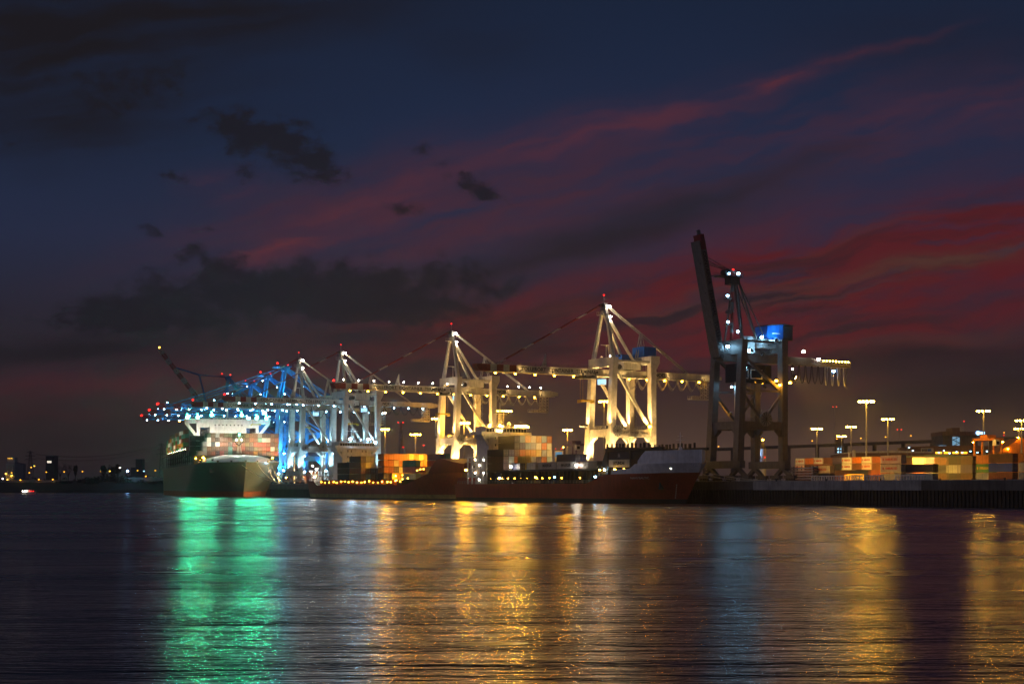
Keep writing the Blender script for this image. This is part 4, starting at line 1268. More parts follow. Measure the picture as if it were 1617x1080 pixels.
# ---- far feeder, dark red whaleback
L2s, TC2 = 139.0, 216.5
coaster = thing('container_ship', 'rust-red feeder ship with a dark red whaleback bow and orange stacks', 'ship', Q(TC2, BC, 0), SB, 'container ships at the quay')
dk2 = lerp_pts([(-70, 8.6), (-58, 8.6), (-55, 6.5), (40, 6.5), (56, 11.0), (70, 11.8)])
loft('hull', coaster, L2s, 22.0, 14, lambda x: -1.0, dk2, [boot, hullbrown, deckdark, hullblack], levels=[.7, 2.4], bands=[3, 0, 1], cap=2, rake=7, entry=(.28, .16), ns=44, stern=.7)
loft('forecastle', coaster, L2s, 22.0, 14, lambda x: dk2(x) - .05, lerp_pts([(56, 11.4), (60.5, 16.8), (62.5, 17.6), (70, 15.0)]), [paint('whaleback_red', (.15, .012, .012), .45)], s0=.905, ns=18, rake=7, entry=(.28, .16), inset=.5, nl=3)
b = MB()
for x in (44.5, 47.3, 51.2):
    b.box(x, x + 1.2, -10.6, -10.2, 11.2, 12.1)
for x, z in ((30, 8.6), (35.5, 9.0), (40.5, 9.4), (46.8, 12.7), (49.6, 13.1), (52.6, 13.2)):
    lamp(coaster, (x, -11.2 if x < 43 else -10.0, z), .3, 'warm', 7, name='porthole_lamp', hood=False)
b = MB().box(-53, 30, -9.0, 9.0, 6.5, 8.9)
x = -52
while x < 28:
    b.box(x - .15, x + .15, -10.4, -9.0, 6.5, 8.8, 1)
    x += 3.1
b.build('hatch_coaming', [deckdark, hullbrown], coaster)
b = MB().rail([(-56, -10.6, 6.5), (-46, -10.7, 6.5), (27, -10.8, 6.5)], 1.1, 2.0)
b.build('railing', galv, coaster)
for i in range(20):
    x = -50 + i * 4.3 + R.uniform(-.8, .8)
    lamp(coaster, (x, -10.3, 7.8 + R.uniform(-.2, .6)), R.choice((.2, .26, .34)), 'sodium', R.choice((10, 16, 26)), name='deck_lamp')
house(coaster, -43, -33, 7.6, 6.5, 24.0, 11.6, shipwhite, wz=2.2)
for y in (-3.8, 5.6):
    lamp(coaster, (-32.2, y, 28.4), .6, 'cold', 520)
    flood(coaster, (-44, y, 28.4), (-75, y, 6), .4, 'cold', 3000)
lamp(coaster, (-36, 9.5, 26.6), .4, 'warm', 60)
b = MB()
for x in (-65, -61, -57):
    for y in (-9, -4):
        b.beam((x, y, 8.6), (x, y, 15 - abs(x + 61) * .4), .4)
    b.box(x - 1.5, x + 1.5, -9.2, -3.8, 11.5, 11.8)
b.beam((-66, -9, 9), (-56, -9, 15.6), .35).rail([(-67, -9.4, 8.6), (-56, -9.6, 8.6)]).box(-64, -62, -8, -5, 8.6, 10.8)
b.build('stern_gear', shipwhite, coaster)
for x, z in ((-64, 13.2), (-60, 10.4), (-57.5, 14.4), (-62, 16.0)):
    lamp(coaster, (x, -9.9, z), .3, 'white', 60, name='deck_lamp')
GF = 'containers on the far feeder'
W5 = 'orange stack of the far feeder'
o_ = 'orange'
stack(coaster, 14.4, ys9, 9.0, [[o_, o_, o_, o_, o_, 'cream', o_, 'cream', o_], [o_, o_, 'cream', o_, o_, o_, o_, o_, o_], [o_, 'red', 'purple', 'white', o_, o_, o_, None, None], ['dark brown', None, None, None, o_, o_, 'rust', None, None]], 6.06, W5, GF, pitch=2.92)
b = MB()                                                                    # lit opening under the stack, yellow lamplight put into its ochre colour
b.box(12.2, 17.2, -6.6, 1.0, 6.6, 9.0).box(12.2, 16.6, -6.6, -5.0, 9.0, 11.6).box(12.2, 16.6, -.2, 1.0, 9.0, 11.6).box(12.2, 15.0, -5.0, -.2, 9.0, 11.6).box(12, 17.3, -7.0, 11.0, 11.6, 11.9)
b.build('winch_house', paint('ochre_steel', (.62, .40, .14), .5), coaster)
for y, z in ((-5.6, 10.6), (-2.0, 10.9), (-.2, 10.2), (2.2, 10.4), (5.0, 10.0)):
    lamp(coaster, (18.2, y, z), .26, 'sodium', 60, name='deck_lamp')
b = MB().box(12, 17, 5.6, 10.8, 9.0, 14.8)
b.build('hatch_rack', deckdark, coaster)
W6 = 'low front stack, far feeder'
stack(coaster, 36.0, [-7.0, -4.5, -2.0], 8.9, [['teal', None, None], ['pink', 'red', 'cream'], ['pale blue', 'pink', 'grey']], 12.19, W6, GF, pitch=2.8)
W7 = 'landward front stack, far feeder'
stack(coaster, 37.0, [4.6, 7.1], 8.9, [['purple', 'teal'], ['red', 'white'], ['brown', 'cream'], ['brown', 'rust']], 12.19, W7, GF, pitch=2.85)
W8 = 'stack before far bridge'
stack(coaster, -12.2, ys9[:5], 8.9, [['dark brown', 'grey', 'grey', None, None], ['brown', 'cream', 'cream', None, None], ['rust', 'brown', 'dark brown', 'dark brown', 'brown'], ['brown', 'pale blue', 'brown', 'navy', 'brown']], 12.19, W8, GF, pitch=2.75)
W9 = 'dark pile beside the far bridge'
stack(coaster, -25.2, ys9[:1], 8.9, [['black'], ['dark brown'], ['black']], 12.19, W9, GF, pitch=2.75)
container(ship_point(coaster, 0.5, 2.0, 17.2), SB, 'dark brown', 6.06, 'dark brown container topmost behind the orange stack', GF)
container(ship_point(coaster, 0.5, 4.5, 17.2), SB, 'pale blue', 6.06, 'pale blue container topmost behind the orange stack', GF)
b = MB().box(-2.6, 3.6, -2, 9.5, 8.9, 17.15)
b.build('hatch_rack', deckdark, coaster)

# ---- big ship
SB2 = PH - math.pi / 2
L3, B3 = 330.0, 51.0
stem = Vector((-154, 880, 0))
big = thing('container_ship', 'huge dark green container ship seen bow-on under blue-white crane booms', 'ship', stem + u2 * (L3 / 2), SB2, 'container ships at the quay')
loft('hull', big, L3, B3, 22, lambda x: -1.5, lerp_pts([(-170, 19.5), (120, 19.5), (165, 20.5)]), [antifoul, hulldark, deckdark], levels=[3.2], bands=[0, 1], cap=2, rake=13, entry=(.30, .13), ns=60, power=1.5, nl=12, stern=.62)
# whale-backed foredeck
v, f = [], []
NS, NR = 17, 9
def hbd(x):
    d = (L3 / 2 - x) / (L3 * .135)
    return B3 / 2 * (1.0 if d >= 1 else 1 - (1 - max(0, d)) ** 2.6)
for i in range(NS + 1):
    x = L3 / 2 - .6 - 34 * (i / NS) ** 1.5
    hw = max(.1, hbd(x) - .35)
    top = 20.3 + 4.8 * (1 - (1 - min(1, (L3 / 2 - x) / 34)) ** 2.2)
    for j in range(NR * 2 + 1):
        a = (j - NR) / NR
        v.append((x, hw * a, 20.3 + (top - 20.3) * (1 - abs(a) ** 2.6)))
nn = NR * 2 + 1
for i in range(NS):
    for j in range(nn - 1):
        f.append((i * nn + j, i * nn + j + 1, (i + 1) * nn + j + 1, (i + 1) * nn + j))
last = [NS * nn + j for j in range(nn)]
o = len(v)
xl = L3 / 2 - .6 - 34
f.append(tuple(last))
g = MB()
g.add(v, f)
for y in (-17, -9, 9, 17):
    g.box(L3 / 2 - 20, L3 / 2 - 19, y - .6, y + .6, 20.5, 22.2, 1)
g.build('foredeck', [shipwhite, deckdark], big, smooth=True)
g = MB()
for y in (-23, -15, -8, 0, 7, 14, 21):
    x = L3 / 2 - .9 - 33 * (abs(y) / 25.5) ** 2.3
    g.box(x - .9, x + .2, y - .5, y + .5, 20.2, 21.3)
for sy in (-1, 1):
    g.prism([(139, 14.2), (141.6, 14.4), (141, 17.6), (139.4, 17.2)], sy * 17.2 - 1.1, sy * 17.2 + 1.1)
g.build('anchor', steel, big)
fm = MB().beam((133, -1.2, 26), (133, 0, 37), .5, w2=.35).beam((133, 1.2, 26), (133, 0, 37), .5, w2=.35).beam((131, 0, 26), (133, 0, 37), .5).box(132.4, 133.6, -1.6, 1.6, 33, 33.2).beam((133, 0, 37), (133, 0, 40), .2).box(132.6, 133.4, -2, 2, 36, 36.2)
fm.build('foremast', shipwhite, big)
lamp(big, (133.8, 0, 37.2), .5, 'green', 60, hood=False)
for y in (-8, 0, 8):
    flood(big, (132.2, y * .14, 34.6), (138.5, y, 23.5), .4, 'white', 5200)  # hooded floods added to whiten the foredeck
for y in (-21, -12, -4, 4, 12, 20):
    flood(big, (133.4, y * .08, 30.4 + abs(y) * .1), (121, y, 32), .4, 'white', 1000 + 80 * abs(y))  # hooded floods added to light the front container faces
for y in (-21, 20.5):
    lamp(big, (129.2, y, 23.4), .45, 'sodium', 130, name='deck_lamp')
for y in (-25.3,):
    g = MB().rail([(-150, y, 19.5), (110, y, 19.5)], 1.2, 3.0, .07)
    g.build('railing', galv, big)
GB = 'containers on the big ship'
ysb = [-24.2 + 2.55 * i for i in range(20)]
pal = ['rust', 'rust', 'red', 'brown', 'brown', 'rust', 'olive', 'dark brown', 'red', 'olive', 'brown']
RR = random.Random(21)
rows = [[RR.choice(pal) for _ in range(17)] for _ in range(6)]
rows[0] = ['dark green', 'brown', 'grey', 'brown', 'olive', 'olive', 'brown', 'dark brown', 'dark green', 'olive', 'brown', 'brown', 'grey', 'dark brown', 'dark brown', 'brown', 'dark brown']
rows[1][0:3] = ['white', 'brown', 'dark brown']; rows[1][11:15] = ['brown', 'teal', 'white', 'white']
rows[2][0:3] = ['white', 'navy', 'white']; rows[2][12:14] = ['red', 'red']; rows[2][7] = 'amber'
rows[3][5] = 'teal'; rows[3][10] = 'navy'; rows[3][15] = 'white'
rows[4][2] = 'navy'; rows[4][11] = 'amber'; rows[4][5] = 'teal'
rows = rows[:5]
WB = 'front stack, big ship'
stack(big, 121.0 - 6.1, ysb[3:], 24.9, rows, 12.19, WB, GB, pitch=2.72)
stack(big, 121.0 - 6.1, ysb[:3], 24.9, [[None, None, 'grey'], [None, None, 'grey'], [None, 'grey', 'grey']], 12.19, 'low corner of big ship front', GB, pitch=2.72)
g = MB()
for i in range(21):
    y = -25.5 + 2.55 * i
    g.box(120.2, 121.8, y - .12, y + .12, 19.6, 24.8).box(108.0, 108.6, y - .12, y + .12, 19.6, 24.8)
g.box(108, 121.6, -25.2, 25.2, 24.4, 24.88).box(109, 120, -25, 25, 19.6, 22)
g.build('lashing_bridge', hullblack, big)
# tall dark stacks behind the front bay
stack(big, 100.4, ysb[:4], 24.9, [['dark green'] * 3 + [None], ['dark green'] * 3 + ['dark brown'], ['dark green'] * 3 + ['dark green'], ['dark green', 'dark green', 'dark green', None]], 12.19, 'dark second bay, big ship', GB, pitch=3.2)
g = MB().box(94, 107, -25.2, 25.2, 24.3, 24.88).box(94, 107, -24.5, 24.5, 19.6, 24.3)
g.build('lashing_bridge', hullblack, big)
for y, z, c_, i_ in ((-23.2, 23.2, 'sodium', 70), (-18.2, 23.4, 'warm', 80), (-20.5, 22.0, 'warm', 40)):
    lamp(big, (108.4, y, z), .45, c_, i_, name='deck_lamp')
# side bays run aft along the near side
palS = ['orange', 'rust', 'teal', 'green', 'brown', 'red', 'amber', 'grey', 'rust', 'dark green', 'white', 'teal']
x = 52.0
nb = 0
while x > -160 and nb < 10:
    n_ = [5, 4, 5, 4, 5, 4, 4, 5, 4, 4][nb]
    g = MB()
    for xx in (x - 6.8, x + 6.8):
        for y in (-25.2, -22.4, 22.4, 25.2):
            g.box(xx - .22, xx + .22, y - .2, y + .2, 19.6, 29.2)
        for z in (22.4, 25.4, 28.9):
            g.box(xx - .5, xx + .5, -25.4, 25.4, z, z + .22)
    g.box(x - 6.2, x + 6.2, -21.5, 22, 19.6, 28.6, 1)
    g.build('lashing_bridge', [hullblack, hulldark], big)
    lamp(big, (x + 7.5, -25.2, 30.0), .22, 'white', 4, name='deck_lamp', hood=False)
    for dx_, cc, I_ in ((-3, 'white' if nb % 3 else 'green', 520), (4, 'cream', 420)):
        flood(big, (x + dx_, -28.4, 27.0), (x + dx_ * 1.4, -25, 37), .3, cc, I_ * 1.8)  # floods added outboard to brighten the container sides
    for k in range(n_):
        c_ = RR.choice(palS)
        container(ship_point(big, x, -24.1, 29.2 + k * 2.7), SB2, c_, 12.19, '%s container, %s, %s bay aft of the big bridge, outboard' % (c_, 'top tier' if k == n_ - 1 else ORD[k] + ' tier up', ORD[nb]), GB)
    x -= 15.2
    nb += 1
# bridge block
xw = 36.0 + 40
hs = MB().box(xw - 12, xw, -11.5, 11.5, 19.6, 47.4)
hs.box(xw - 9, xw + .8, -11.5, 11.5, 47.4, 49.9, 0)
for i in range(11):
    hs.box(xw + .8, xw + .86, -10.8 + 2 * i, -9.2 + 2 * i, 48.0, 49.4, 1)
for i in range(8):
    for zz in (44.6,):
        hs.box(xw, xw + .05, -8.4 + 2.4 * i, -7.7 + 2.4 * i, zz, zz + .9, 1)
hs.build('deckhouse', [shipwhite, glass], big)
wg = MB().box(xw - 8, xw + 1, -26.5, 26.5, 46.1, 48.5).box(xw - 8.5, xw + 1.2, -27, 27, 48.5, 48.8)
for sy in (-1, 1):
    wg.beam((xw - 3, sy * 26, 46.3), (xw - 3, sy * 18.6, 37.0), 1.8, 1.8)
    wg.box(xw - 5, xw - .6, sy * 18.5 - 1.0, sy * 18.5 + 1.0, 24, 46.09)
    wg.box(xw - 7.5, xw - .8, min(sy * 11.4, sy * 18), max(sy * 11.4, sy * 18), 43.5, 46.08)
wg.build('bridge_wing', shipwhite, big)
rl = MB().rail([(xw + 1, -26.5, 48.8), (xw + 1, 26.5, 48.8)], 1.1, 2)
for i in range(6):
    z = 34.5 + i * 1.9
    for sy in (-1, 1):
        rl.beam((xw - 1, sy * 12 + (i % 2) * sy * 5, z), (xw - 1, sy * 17 - (i % 2) * sy * 5, z + 1.9), .25)
rl.build('stair', galv, big)
MB().beam((xw - 4, 0, 49.9), (xw - 4, 0, 62), .9, w2=.4).box(xw - 4.5, xw - 3.5, -4, 4, 56, 56.3).build('radar_mast', shipwhite, big)
for y, z in ((-25.6, 49.8), (-19.3, 50.0), (-10.6, 51.5), (8.2, 51.5), (17.6, 50.0), (23.8, 49.8)):
    flood(big, (xw + 1.6, y, z), (xw + 100, y + 10, z - 22), .95, 'green', 1900)
    lamp(big, (xw + 1.9, y, z + 1.6), .6, 'green', 60, hood=False)
for y in (-20, -10, 0, 10, 20):
    flood(big, (xw + 4.2, y, 30), (xw, y, 47), .5, 'white', 2400)
lamp(big, (xw - 2, -30, 47.4), .5, 'warm', 60, hood=False)
# mooring lines
for k, (x, bt_, zz) in enumerate(((70, -34, 10.5), (66, -24, 10.2), (-71, 150, 7.0))):
    a = ship_point(feeder, x, 5 if k < 2 else 8, zz)
    bq = Q(bt_, -2.6, GZ + .6)
    pts = [a.lerp(bq, i / 8) - Vector((0, 0, 1.0 * math.sin(math.pi * i / 8))) for i in range(9)]
    tag(MB().path(pts, .10, 5).build('mooring_rope', rope_m), ('outer bow rope of the grey-bowed feeder', 'inner bow rope of the grey-bowed feeder', 'stern rope of the grey-bowed feeder')[k], 'mooring rope', 'mooring ropes of the near feeder')
for k, (x, y, tx) in enumerate(((152, 14, -10), (158, 8, -12), (162, -2, -15), (150, 17, -8))):
    a = ship_point(big, x, y, 18.6)
    bq = Q(384 - k * 2.5, -2.0, GZ + .7)
    pts = [a.lerp(bq, i / 10) - Vector((0, 0, 2.2 * math.sin(math.pi * i / 10))) for i in range(11)]
    tag(MB().path(pts, .16, 5).build('mooring_rope', rope_m), ('pale mooring rope, %s of four from the big bow to the quay corner' % ('longest', 'second longest', 'third longest', 'shortest')[k]), 'mooring rope', 'mooring ropes of the big ship')
# ------------------------------------------------------------------ container yard
GY = 'containers in the yard'
def yard(px0, b, cols, L, where, base=GZ + .03, pitch=2.66, texts=None):
    t0 = tq(px0, b)
    for i, c_ in enumerate(cols):
        if c_ is None:
            continue
        p = Q(t0 - L / 2, b + 1.22, base + i * pitch)
        tn = ('bottom' if i == 0 else 'top' if i == len(cols) - 1 else 'middle')
        if len(cols) > 3:
            tn = ORD[i]
        o = container(p, SB, c_, L, '%s container, %s tier, %s' % (c_, tn, where), GY)
        if texts and texts.get(i):
            s_, cc, wd = texts[i]
            text(o, s_, 1.0, cc, (.2, -1.235, 1.3), (rad(90), 0, 0), align='CENTER', width=wd, bold=.03)
            e = MB().box(-wd / 2 - .9, -wd / 2 - .4, -1.25, -1.236, .9, 1.75)
            e.build('emblem', cc, o)
redl = paint('red_lettering', (.50, .05, .03), .6, streaks=False)
yell = paint('yellow_lettering', (.60, .42, .05), .6, streaks=False)
HS = ('HAMBURG SÜD', redl, 5.2)
HS2 = ('HAMBURG SÜD', redl, 3.6)
yard(1281, 27, ['navy', 'cream'], 9.12, 'end of the row behind the slatted barrier', texts={1: HS}, pitch=2.9)
yard(1390, 27, ['cream', 'cream', 'pale pink'], 9.12, 'pale stack between the two slatted barriers', texts={1: HS, 2: HS}, pitch=2.9)
yard(1427.5, 29, ['pale blue', 'navy'], 12.19, 'beside the pale lettered stack', pitch=2.8)
for px, cols, nm in ((1475, ['dark brown', 'navy', 'brown'], 'first stack after the long navy box'), (1494, ['navy', 'grey', 'black'], 'second stack after the long navy box'), (1512, ['dark brown', 'purple', 'dark brown'], 'third stack after the long navy box')):
    yard(px, 42, cols, 6.06, nm)
yard(1441, 62, ['dark brown', 'rust', 'pink'], 6.06, 'half hidden stack behind the long navy box', base=GZ + .03, pitch=2.9)
yard(1459, 62, ['dark brown', 'navy', 'purple'], 6.06, 'second half hidden stack behind the long navy box', pitch=2.9)
yard(1541, 40, ['grey', 'green', 'orange'], 6.06, 'stack with a yellow-lettered box at the yard end', texts={1: ('EVERGREEN', yell, 3.4)}, pitch=2.75)
yard(1561, 36, ['rust', 'blue', 'brown'], 9.12, 'long stack at the right end of the yard', pitch=2.85)
yard(1608, 36, ['grey', 'cream', 'orange'], 9.12, 'last stack at the frame edge of the yard', pitch=2.85)
for i, (px, cols, tx) in enumerate(((1256, ['pale pink', 'white'], 1), (1270, ['brown', 'orange'], 0), (1284.5, ['rust', 'white'], 1), (1299, ['brown', 'brown'], 0), (1314, ['navy', 'purple'], 0), (1329, ['white', 'white'], 1),
                                     (1344.5, ['brown', 'orange'], 0), (1360, ['pale pink', 'white'], 1), (1375.5, ['brown', 'rust'], 0))):
    yard(px, 120, [None, None] + cols, 6.06, '%s column of the rear checkered row' % ORD[i], pitch=2.72, texts={2: HS2, 3: HS2} if tx else None)
for i, px in enumerate((1256, 1284, 1313, 1342, 1371)):
    yard(px, 120, [('dark brown', 'navy', 'rust', 'black', 'brown')[i], ('brown', 'black', 'dark brown', 'navy', 'rust')[i]], 12.19, '%s long box pair under the rear checkered row' % ORD[i], pitch=2.72)
yard(1333, 36, ['amber'], 6.06, 'single amber box behind the slatted barrier, nearer the crane')
yard(1343.5, 33, ['yellow'], 6.06, 'single yellow box behind the slatted barrier')
# flat racks stacked by the nearest crane
for i in range(6):
    b = MB().box(-6.1, 6.1, -1.2, 1.2, .12, .3).box(-6.1, 6.1, -1.22, -1.0, 0, .42, 1).box(-6.1, 6.1, 1.0, 1.22, 0, .42, 1).box(-6.1, -5.8, -1.2, 1.2, .3, .52, 1).box(5.8, 6.1, -1.2, 1.2, .3, .52, 1)
    for x in (-5.9, -2, 2, 5.9):
        b.box(x - .15, x + .15, -1.1, -.9, .42, .9).box(x - .15, x + .15, .9, 1.1, .42, .9)
    o = b.build('flat_rack', [deckdark, shipwhite], None, Q(tq(1262, 24) - 1, 25, GZ + .03 + i * .9), (0, 0, SB))
    tag(o, 'folded flat rack, %s from the ground, in the stack beside the nearest crane' % ORD[i], 'flat rack', 'stacked flat racks')
# slatted barriers along the quay edge
def barrier(pxa, pxb, b_, label):
    ta, tb = tq(pxa, b_), tq(pxb, b_)
    L = ta - tb
    b = MB().box(0, L, -.1, .15, 1.6, 1.95).box(0, L, -.5, .4, 0, .3)
    x = .2
    while x < L:
        b.prism([(x, .3), (x + .55, .3), (x + .42, 1.6), (x + .13, 1.6)], -.25, .1)
        x += 1.15
    o = b.build('slatted_barrier', shipwhite, None, Q(ta, b_, GZ + .02), (0, 0, SB))
    tag(o, label, 'barrier', 'slatted barriers on the quay')
barrier(1281, 1395, 14, 'longer white slatted barrier on the quay, nearer the raised crane')
barrier(1413, 1461, 14, 'shorter white slatted barrier on the quay under the long navy box')
# boxes standing on the quay behind the two farthest cream cranes
for i, (px, Y, cols) in enumerate(((478, 930, ['rust', 'orange']), (489, 950, ['rust', 'red', 'brown']), (500, 930, ['navy', 'red', 'orange']), (511, 950, ['brown', 'rust', 'grey']))):
    for k, c_ in enumerate(cols):
        p = at(px, 770, Y)
        p.z = GZ + .03 + k * 2.7
        container(p, SB, c_, 6.06, '%s container, %s tier, %s stack behind the two farthest cream cranes' % (c_, ORD[k], ORD[i]), GY)

# ------------------------------------------------------------------ high lamp masts
def mast(px, py, Y, label, inten=2200, colname='sodium', ring=2.6, n=9, base=GZ, kind='crown'):
    top = at(px, py, Y)
    root = thing('light_mast', label, 'light mast', (top.x, top.y, base), 0, 'high light masts of the port')
    h = top.z - base
    MB().tube((0, 0, 0), (0, 0, h), .52, .26, 10).box(-.9, .9, -.9, .9, 0, .5).build('pole', galv, root)
    b = MB()
    if kind == 'crown':
        for i in range(12):
            a, c = math.tau * i / 12, math.tau * (i + 1) / 12
            b.beam((ring * math.cos(a), ring * math.sin(a), h + .5), (ring * math.cos(c), ring * math.sin(c), h + .5), .22)
        for i in range(4):
            a = math.tau * i / 4
            b.beam((0, 0, h - .2), (ring * math.cos(a), ring * math.sin(a), h + .5), .2)
        spots = [(ring * math.cos(math.tau * i / n), ring * math.sin(math.tau * i / n), h) for i in range(n)]
    elif kind == 'bar':
        b.box(-ring, ring, -.2, .2, h, h + .3)
        spots = [(-ring + 2 * ring * i / (n - 1), 0, h - .35) for i in range(n)]
    else:
        spots = [(0, 0, h + .2)]
        b.tube((0, 0, h - .6), (0, 0, h - .2), .3)
    b.build('lamp_ring', steel, root)
    r = .46 if n > 1 else .45
    for i, p in enumerate(spots):
        lamp(root, (p[0], p[1], p[2]), r, colname, inten / n * (.45 if px > 1200 else .8))
    return root
mast(1368, 634, 700, 'tallest crowned light mast in the right-hand yard', 5200, 'warm', 3.2, 11)
mast(1402, 662, 800, 'crowned light mast just after the tallest one', 2200, 'warm', 2.8)
mast(1290, 677, 900, 'crowned light mast nearest the raised crane, over the white boxes', 2600, 'warm', 2.8)
mast(1344, 674, 960, 'crowned light mast just before the tallest one', 1600, 'warm', 2.8)
mast(1329, 688, 1080, 'low bar-topped light mast between the two crowned ones', 1300, 'warm', 2.8, 5, kind='bar')
mast(1553, 649, 780, 'crowned light mast beside the dark office block', 3000, 'warm', 3.0)
mast(1613, 664, 820, 'crowned light mast at the frame edge', 2600, 'warm', 2.8)
mast(1609, 677, 980, 'lower crowned light mast at the frame edge', 1600, 'warm', 2.6)
mast(1561, 690, 1050, 'low light mast above the straddle carrier', 1000, 'warm', 2.6, 5, kind='bar')
mast(896, 679, 800, 'light mast between the two warm cranes, bright head', 3000, 'sodium', 2.0, 8)
mast(954, 634, 760, 'light mast standing inside the crane frame behind the grey-bowed ship', 2600, 'sodium', 2.2, 8)
mast(733, 668, 690, 'light mast with bright head behind the red whaleback bow', 3600, 'sodium', 2.0, 8)
mast(795, 648, 730, 'light mast above the near ship bridge, wide double bar', 2600, 'sodium', 3.6, 8, kind='bar')
mast(688, 660, 800, 'small light mast beside the double-bar crane legs', 1300, 'sodium', 1.8, 4, kind='bar')
mast(656, 685, 900, 'slim light mast over the orange stack', 1700, 'sodium', 2.6, 5, kind='bar')
mast(608, 678, 880, 'light mast with a tight double cluster over the far bridge', 4200, 'sodium', 2.0, 8)
mast(608, 652, 980, 'tall light mast with one white lamp behind the far bridge', 900, 'white', 1, 1, kind='one')
mast(465, 638, 905, 'light mast with a white head beside the big ship', 2200, 'cold', 1.4, 4)
mast(560, 752, 905, 'short light mast on the quay behind the far feeder stern', 700, 'cold', 1.2, 3)
for px, py, Y, c_, i_, lb in ((440, 748, 905, 'cold', 900, 'low quay lamp beside the big ship bow'), (479, 746, 870, 'white', 1100, 'low quay lamp between the two round reels'), (452, 755, 900, 'warm', 500, 'low warm quay lamp at the rope bollards'), (498, 752, 890, 'sodium', 300, 'low orange quay lamp behind the farthest cream crane'),
                               (515, 744, 880, 'cold', 500, 'low quay lamp behind the far feeder stern')):
    mast(px, py, Y, lb, i_, c_, 1, 1, kind='one')
bowlight = thing('light_mast', 'short flood pole on the quay corner lighting the big bow', 'light mast', Q(385, 3, GZ), 0, 'high light masts of the port')  # pole and hooded floods added to light the bow's landward face
MB().tube((0, 0, 0), (0, 0, 6), .2, .14, 8).build('pole', galv, bowlight)
for k in range(3):
    tgt = ship_point(big, 158 - k * 12, 14 + k * 3, 8) - Vector(bowlight.location)
    flood(bowlight, (-.6 + k * .6, .4, 6.2), tgt, .4, 'cream', 24000)
# small street lamps, far away
def street(px, py, Y, label, inten=4, c_='sodium', base=GZ, group='distant street lamps', r=.6):
    p = at(px, py, Y)
    root = thing('street_lamp', label, 'street lamp', (p.x, p.y, base), 0, group)
    h = p.z - base
    MB().tube((0, 0, 0), (0, 0, h), .16, .09, 6).beam((0, 0, h), (.9, 0, h + .15), .12).build('pole', galv, root)
    lamp(root, (.9, 0, h - .5), r, c_, inten)
for i, (px, py) in enumerate(((1096, 705), (1133, 704), (1281, 695), (1320, 692), (1358, 691), (1397, 689), (1437, 687), (1482, 684), (1552, 684), (1584, 682))):
    street(px, py, 1420, 'small orange lamp on the distant elevated road, %s counted from the raised crane' % ORD[i], 5)
for i, (px, py) in enumerate(((1480, 713), (1488, 710), (1497, 714), (1508, 712), (1517, 713), (1530, 711), (1541, 713), (1556, 711), (1433, 705), (1439, 710))):
    street(px, py, 850, 'small cold yard lamp behind the container rows, %s in the string' % ORD[i], 5, 'cold', GZ, 'cold yard lamps', .45)

# ------------------------------------------------------------------ sheds and buildings behind the yard
def box_building(name, pxa, pxb, pyt, Y, depth, wall, roofm, label, cat='warehouse', slope=1.5, over=.6):
    a, b_ = at(pxa, pyt, Y), at(pxb, pyt, Y)
    root = thing(name, label, cat, (a.x, Y, GZ))
    w_, h = b_.x - a.x, a.z - GZ
    MB().box(0, w_, 0, depth, 0, h - slope).build('wall', wall, root)
    MB().prism([(-over, h - slope), (w_ + over, h - slope), (w_ + over, h - slope + .5), (w_ / 2, h), (-over, h - slope + .5)], -over, depth + over).build('roof', roofm, root)
    return root, w_, h
def windows(root, w_, h, n, z0, z1, x0, x1, lit, frac, name='window'):
    for i in range(n):
        x = x0 + (x1 - x0) * i / n
        wd = (x1 - x0) / n
        b = MB().box(x + wd * .12, x + wd * .88, -.12, .02, z0, z1, 0 if R.random() < frac else 1)
        b.box(x + wd * .08, x + wd * .92, -.16, -.121, z0 - .12, z0, 2)
        b.build(name, [glow(lit, 3.0), glass, galv], root)
r_, w_, h_ = box_building('shed', 1345, 1470, 711, 900, 60, brick, whitewall, 'long low shed with a pale roof behind the rear boxes')  # a streak of truck lights built as a pale shed roof
r_, w_, h_ = box_building('shed', 1277, 1302, 722.5, 730, 30, brick, roofgreen, 'small shed with a pale green roof over the white boxes')
r_, w_, h_ = box_building('shed', 1432, 1536, 717, 720, 40, brick, roofgreen, 'long shed with a dull green roof behind the navy box')
r_, w_, h_ = box_building('warehouse', 1440, 1600, 703, 1080, 40, brick, brick, 'long brick-red warehouse with a white sign panel')
sg = MB().box(0, 9, -.4, -.1, 0, 3).box(4.8, 7.4, -.45, -.41, .6, 2.4, 1)
for i in range(4):
    sg.box(.7 + i * 1.0, 1.4 + i * 1.0, -.45, -.41, .7, 2.3, 2)
sg.build('sign_panel', [whitewall, housep, steel], r_, ((1454 - 1440) * .45, 0, h_ - 5))
windows(r_, w_, h_, 9, h_ - 6, h_ - 4.6, 16, w_ - 2, 'sodium', .5)
office = thing('office_block', 'dark office block with a lit glass stair and blue sign', 'office building', (at(1484, 0, 1150).x, 1150, GZ))
mpx = 1150 / F
MB().box(4 * mpx, 60 * mpx, 0, 30, 0, 37.5).build('wall', stained, office)
MB().box(3.6 * mpx, 61 * mpx, -1, 31, 37.5, 40.5).box(22 * mpx, 34 * mpx, 4, 20, 40.5, 43.5).build('roof', brick, office)
MB().box(20 * mpx, 31 * mpx, -.6, 0, 25, 36.5).build('stair_glazing', glow('cold', .5), office)
b = MB()
for i in range(5):
    b.beam((20 * mpx + (i % 2) * 11 * mpx, -.7, 25 + i * 2.3), (31 * mpx - (i % 2) * 11 * mpx, -.7, 27.3 + i * 2.3), .5)
b.box(25.2 * mpx, 25.8 * mpx, -.8, -.6, 25, 36.5)
b.build('stair', steel, office)
MB().box(0, 10 * mpx, -.5, 3, 26, 30).build('canteen', glow('cold', .5), office)
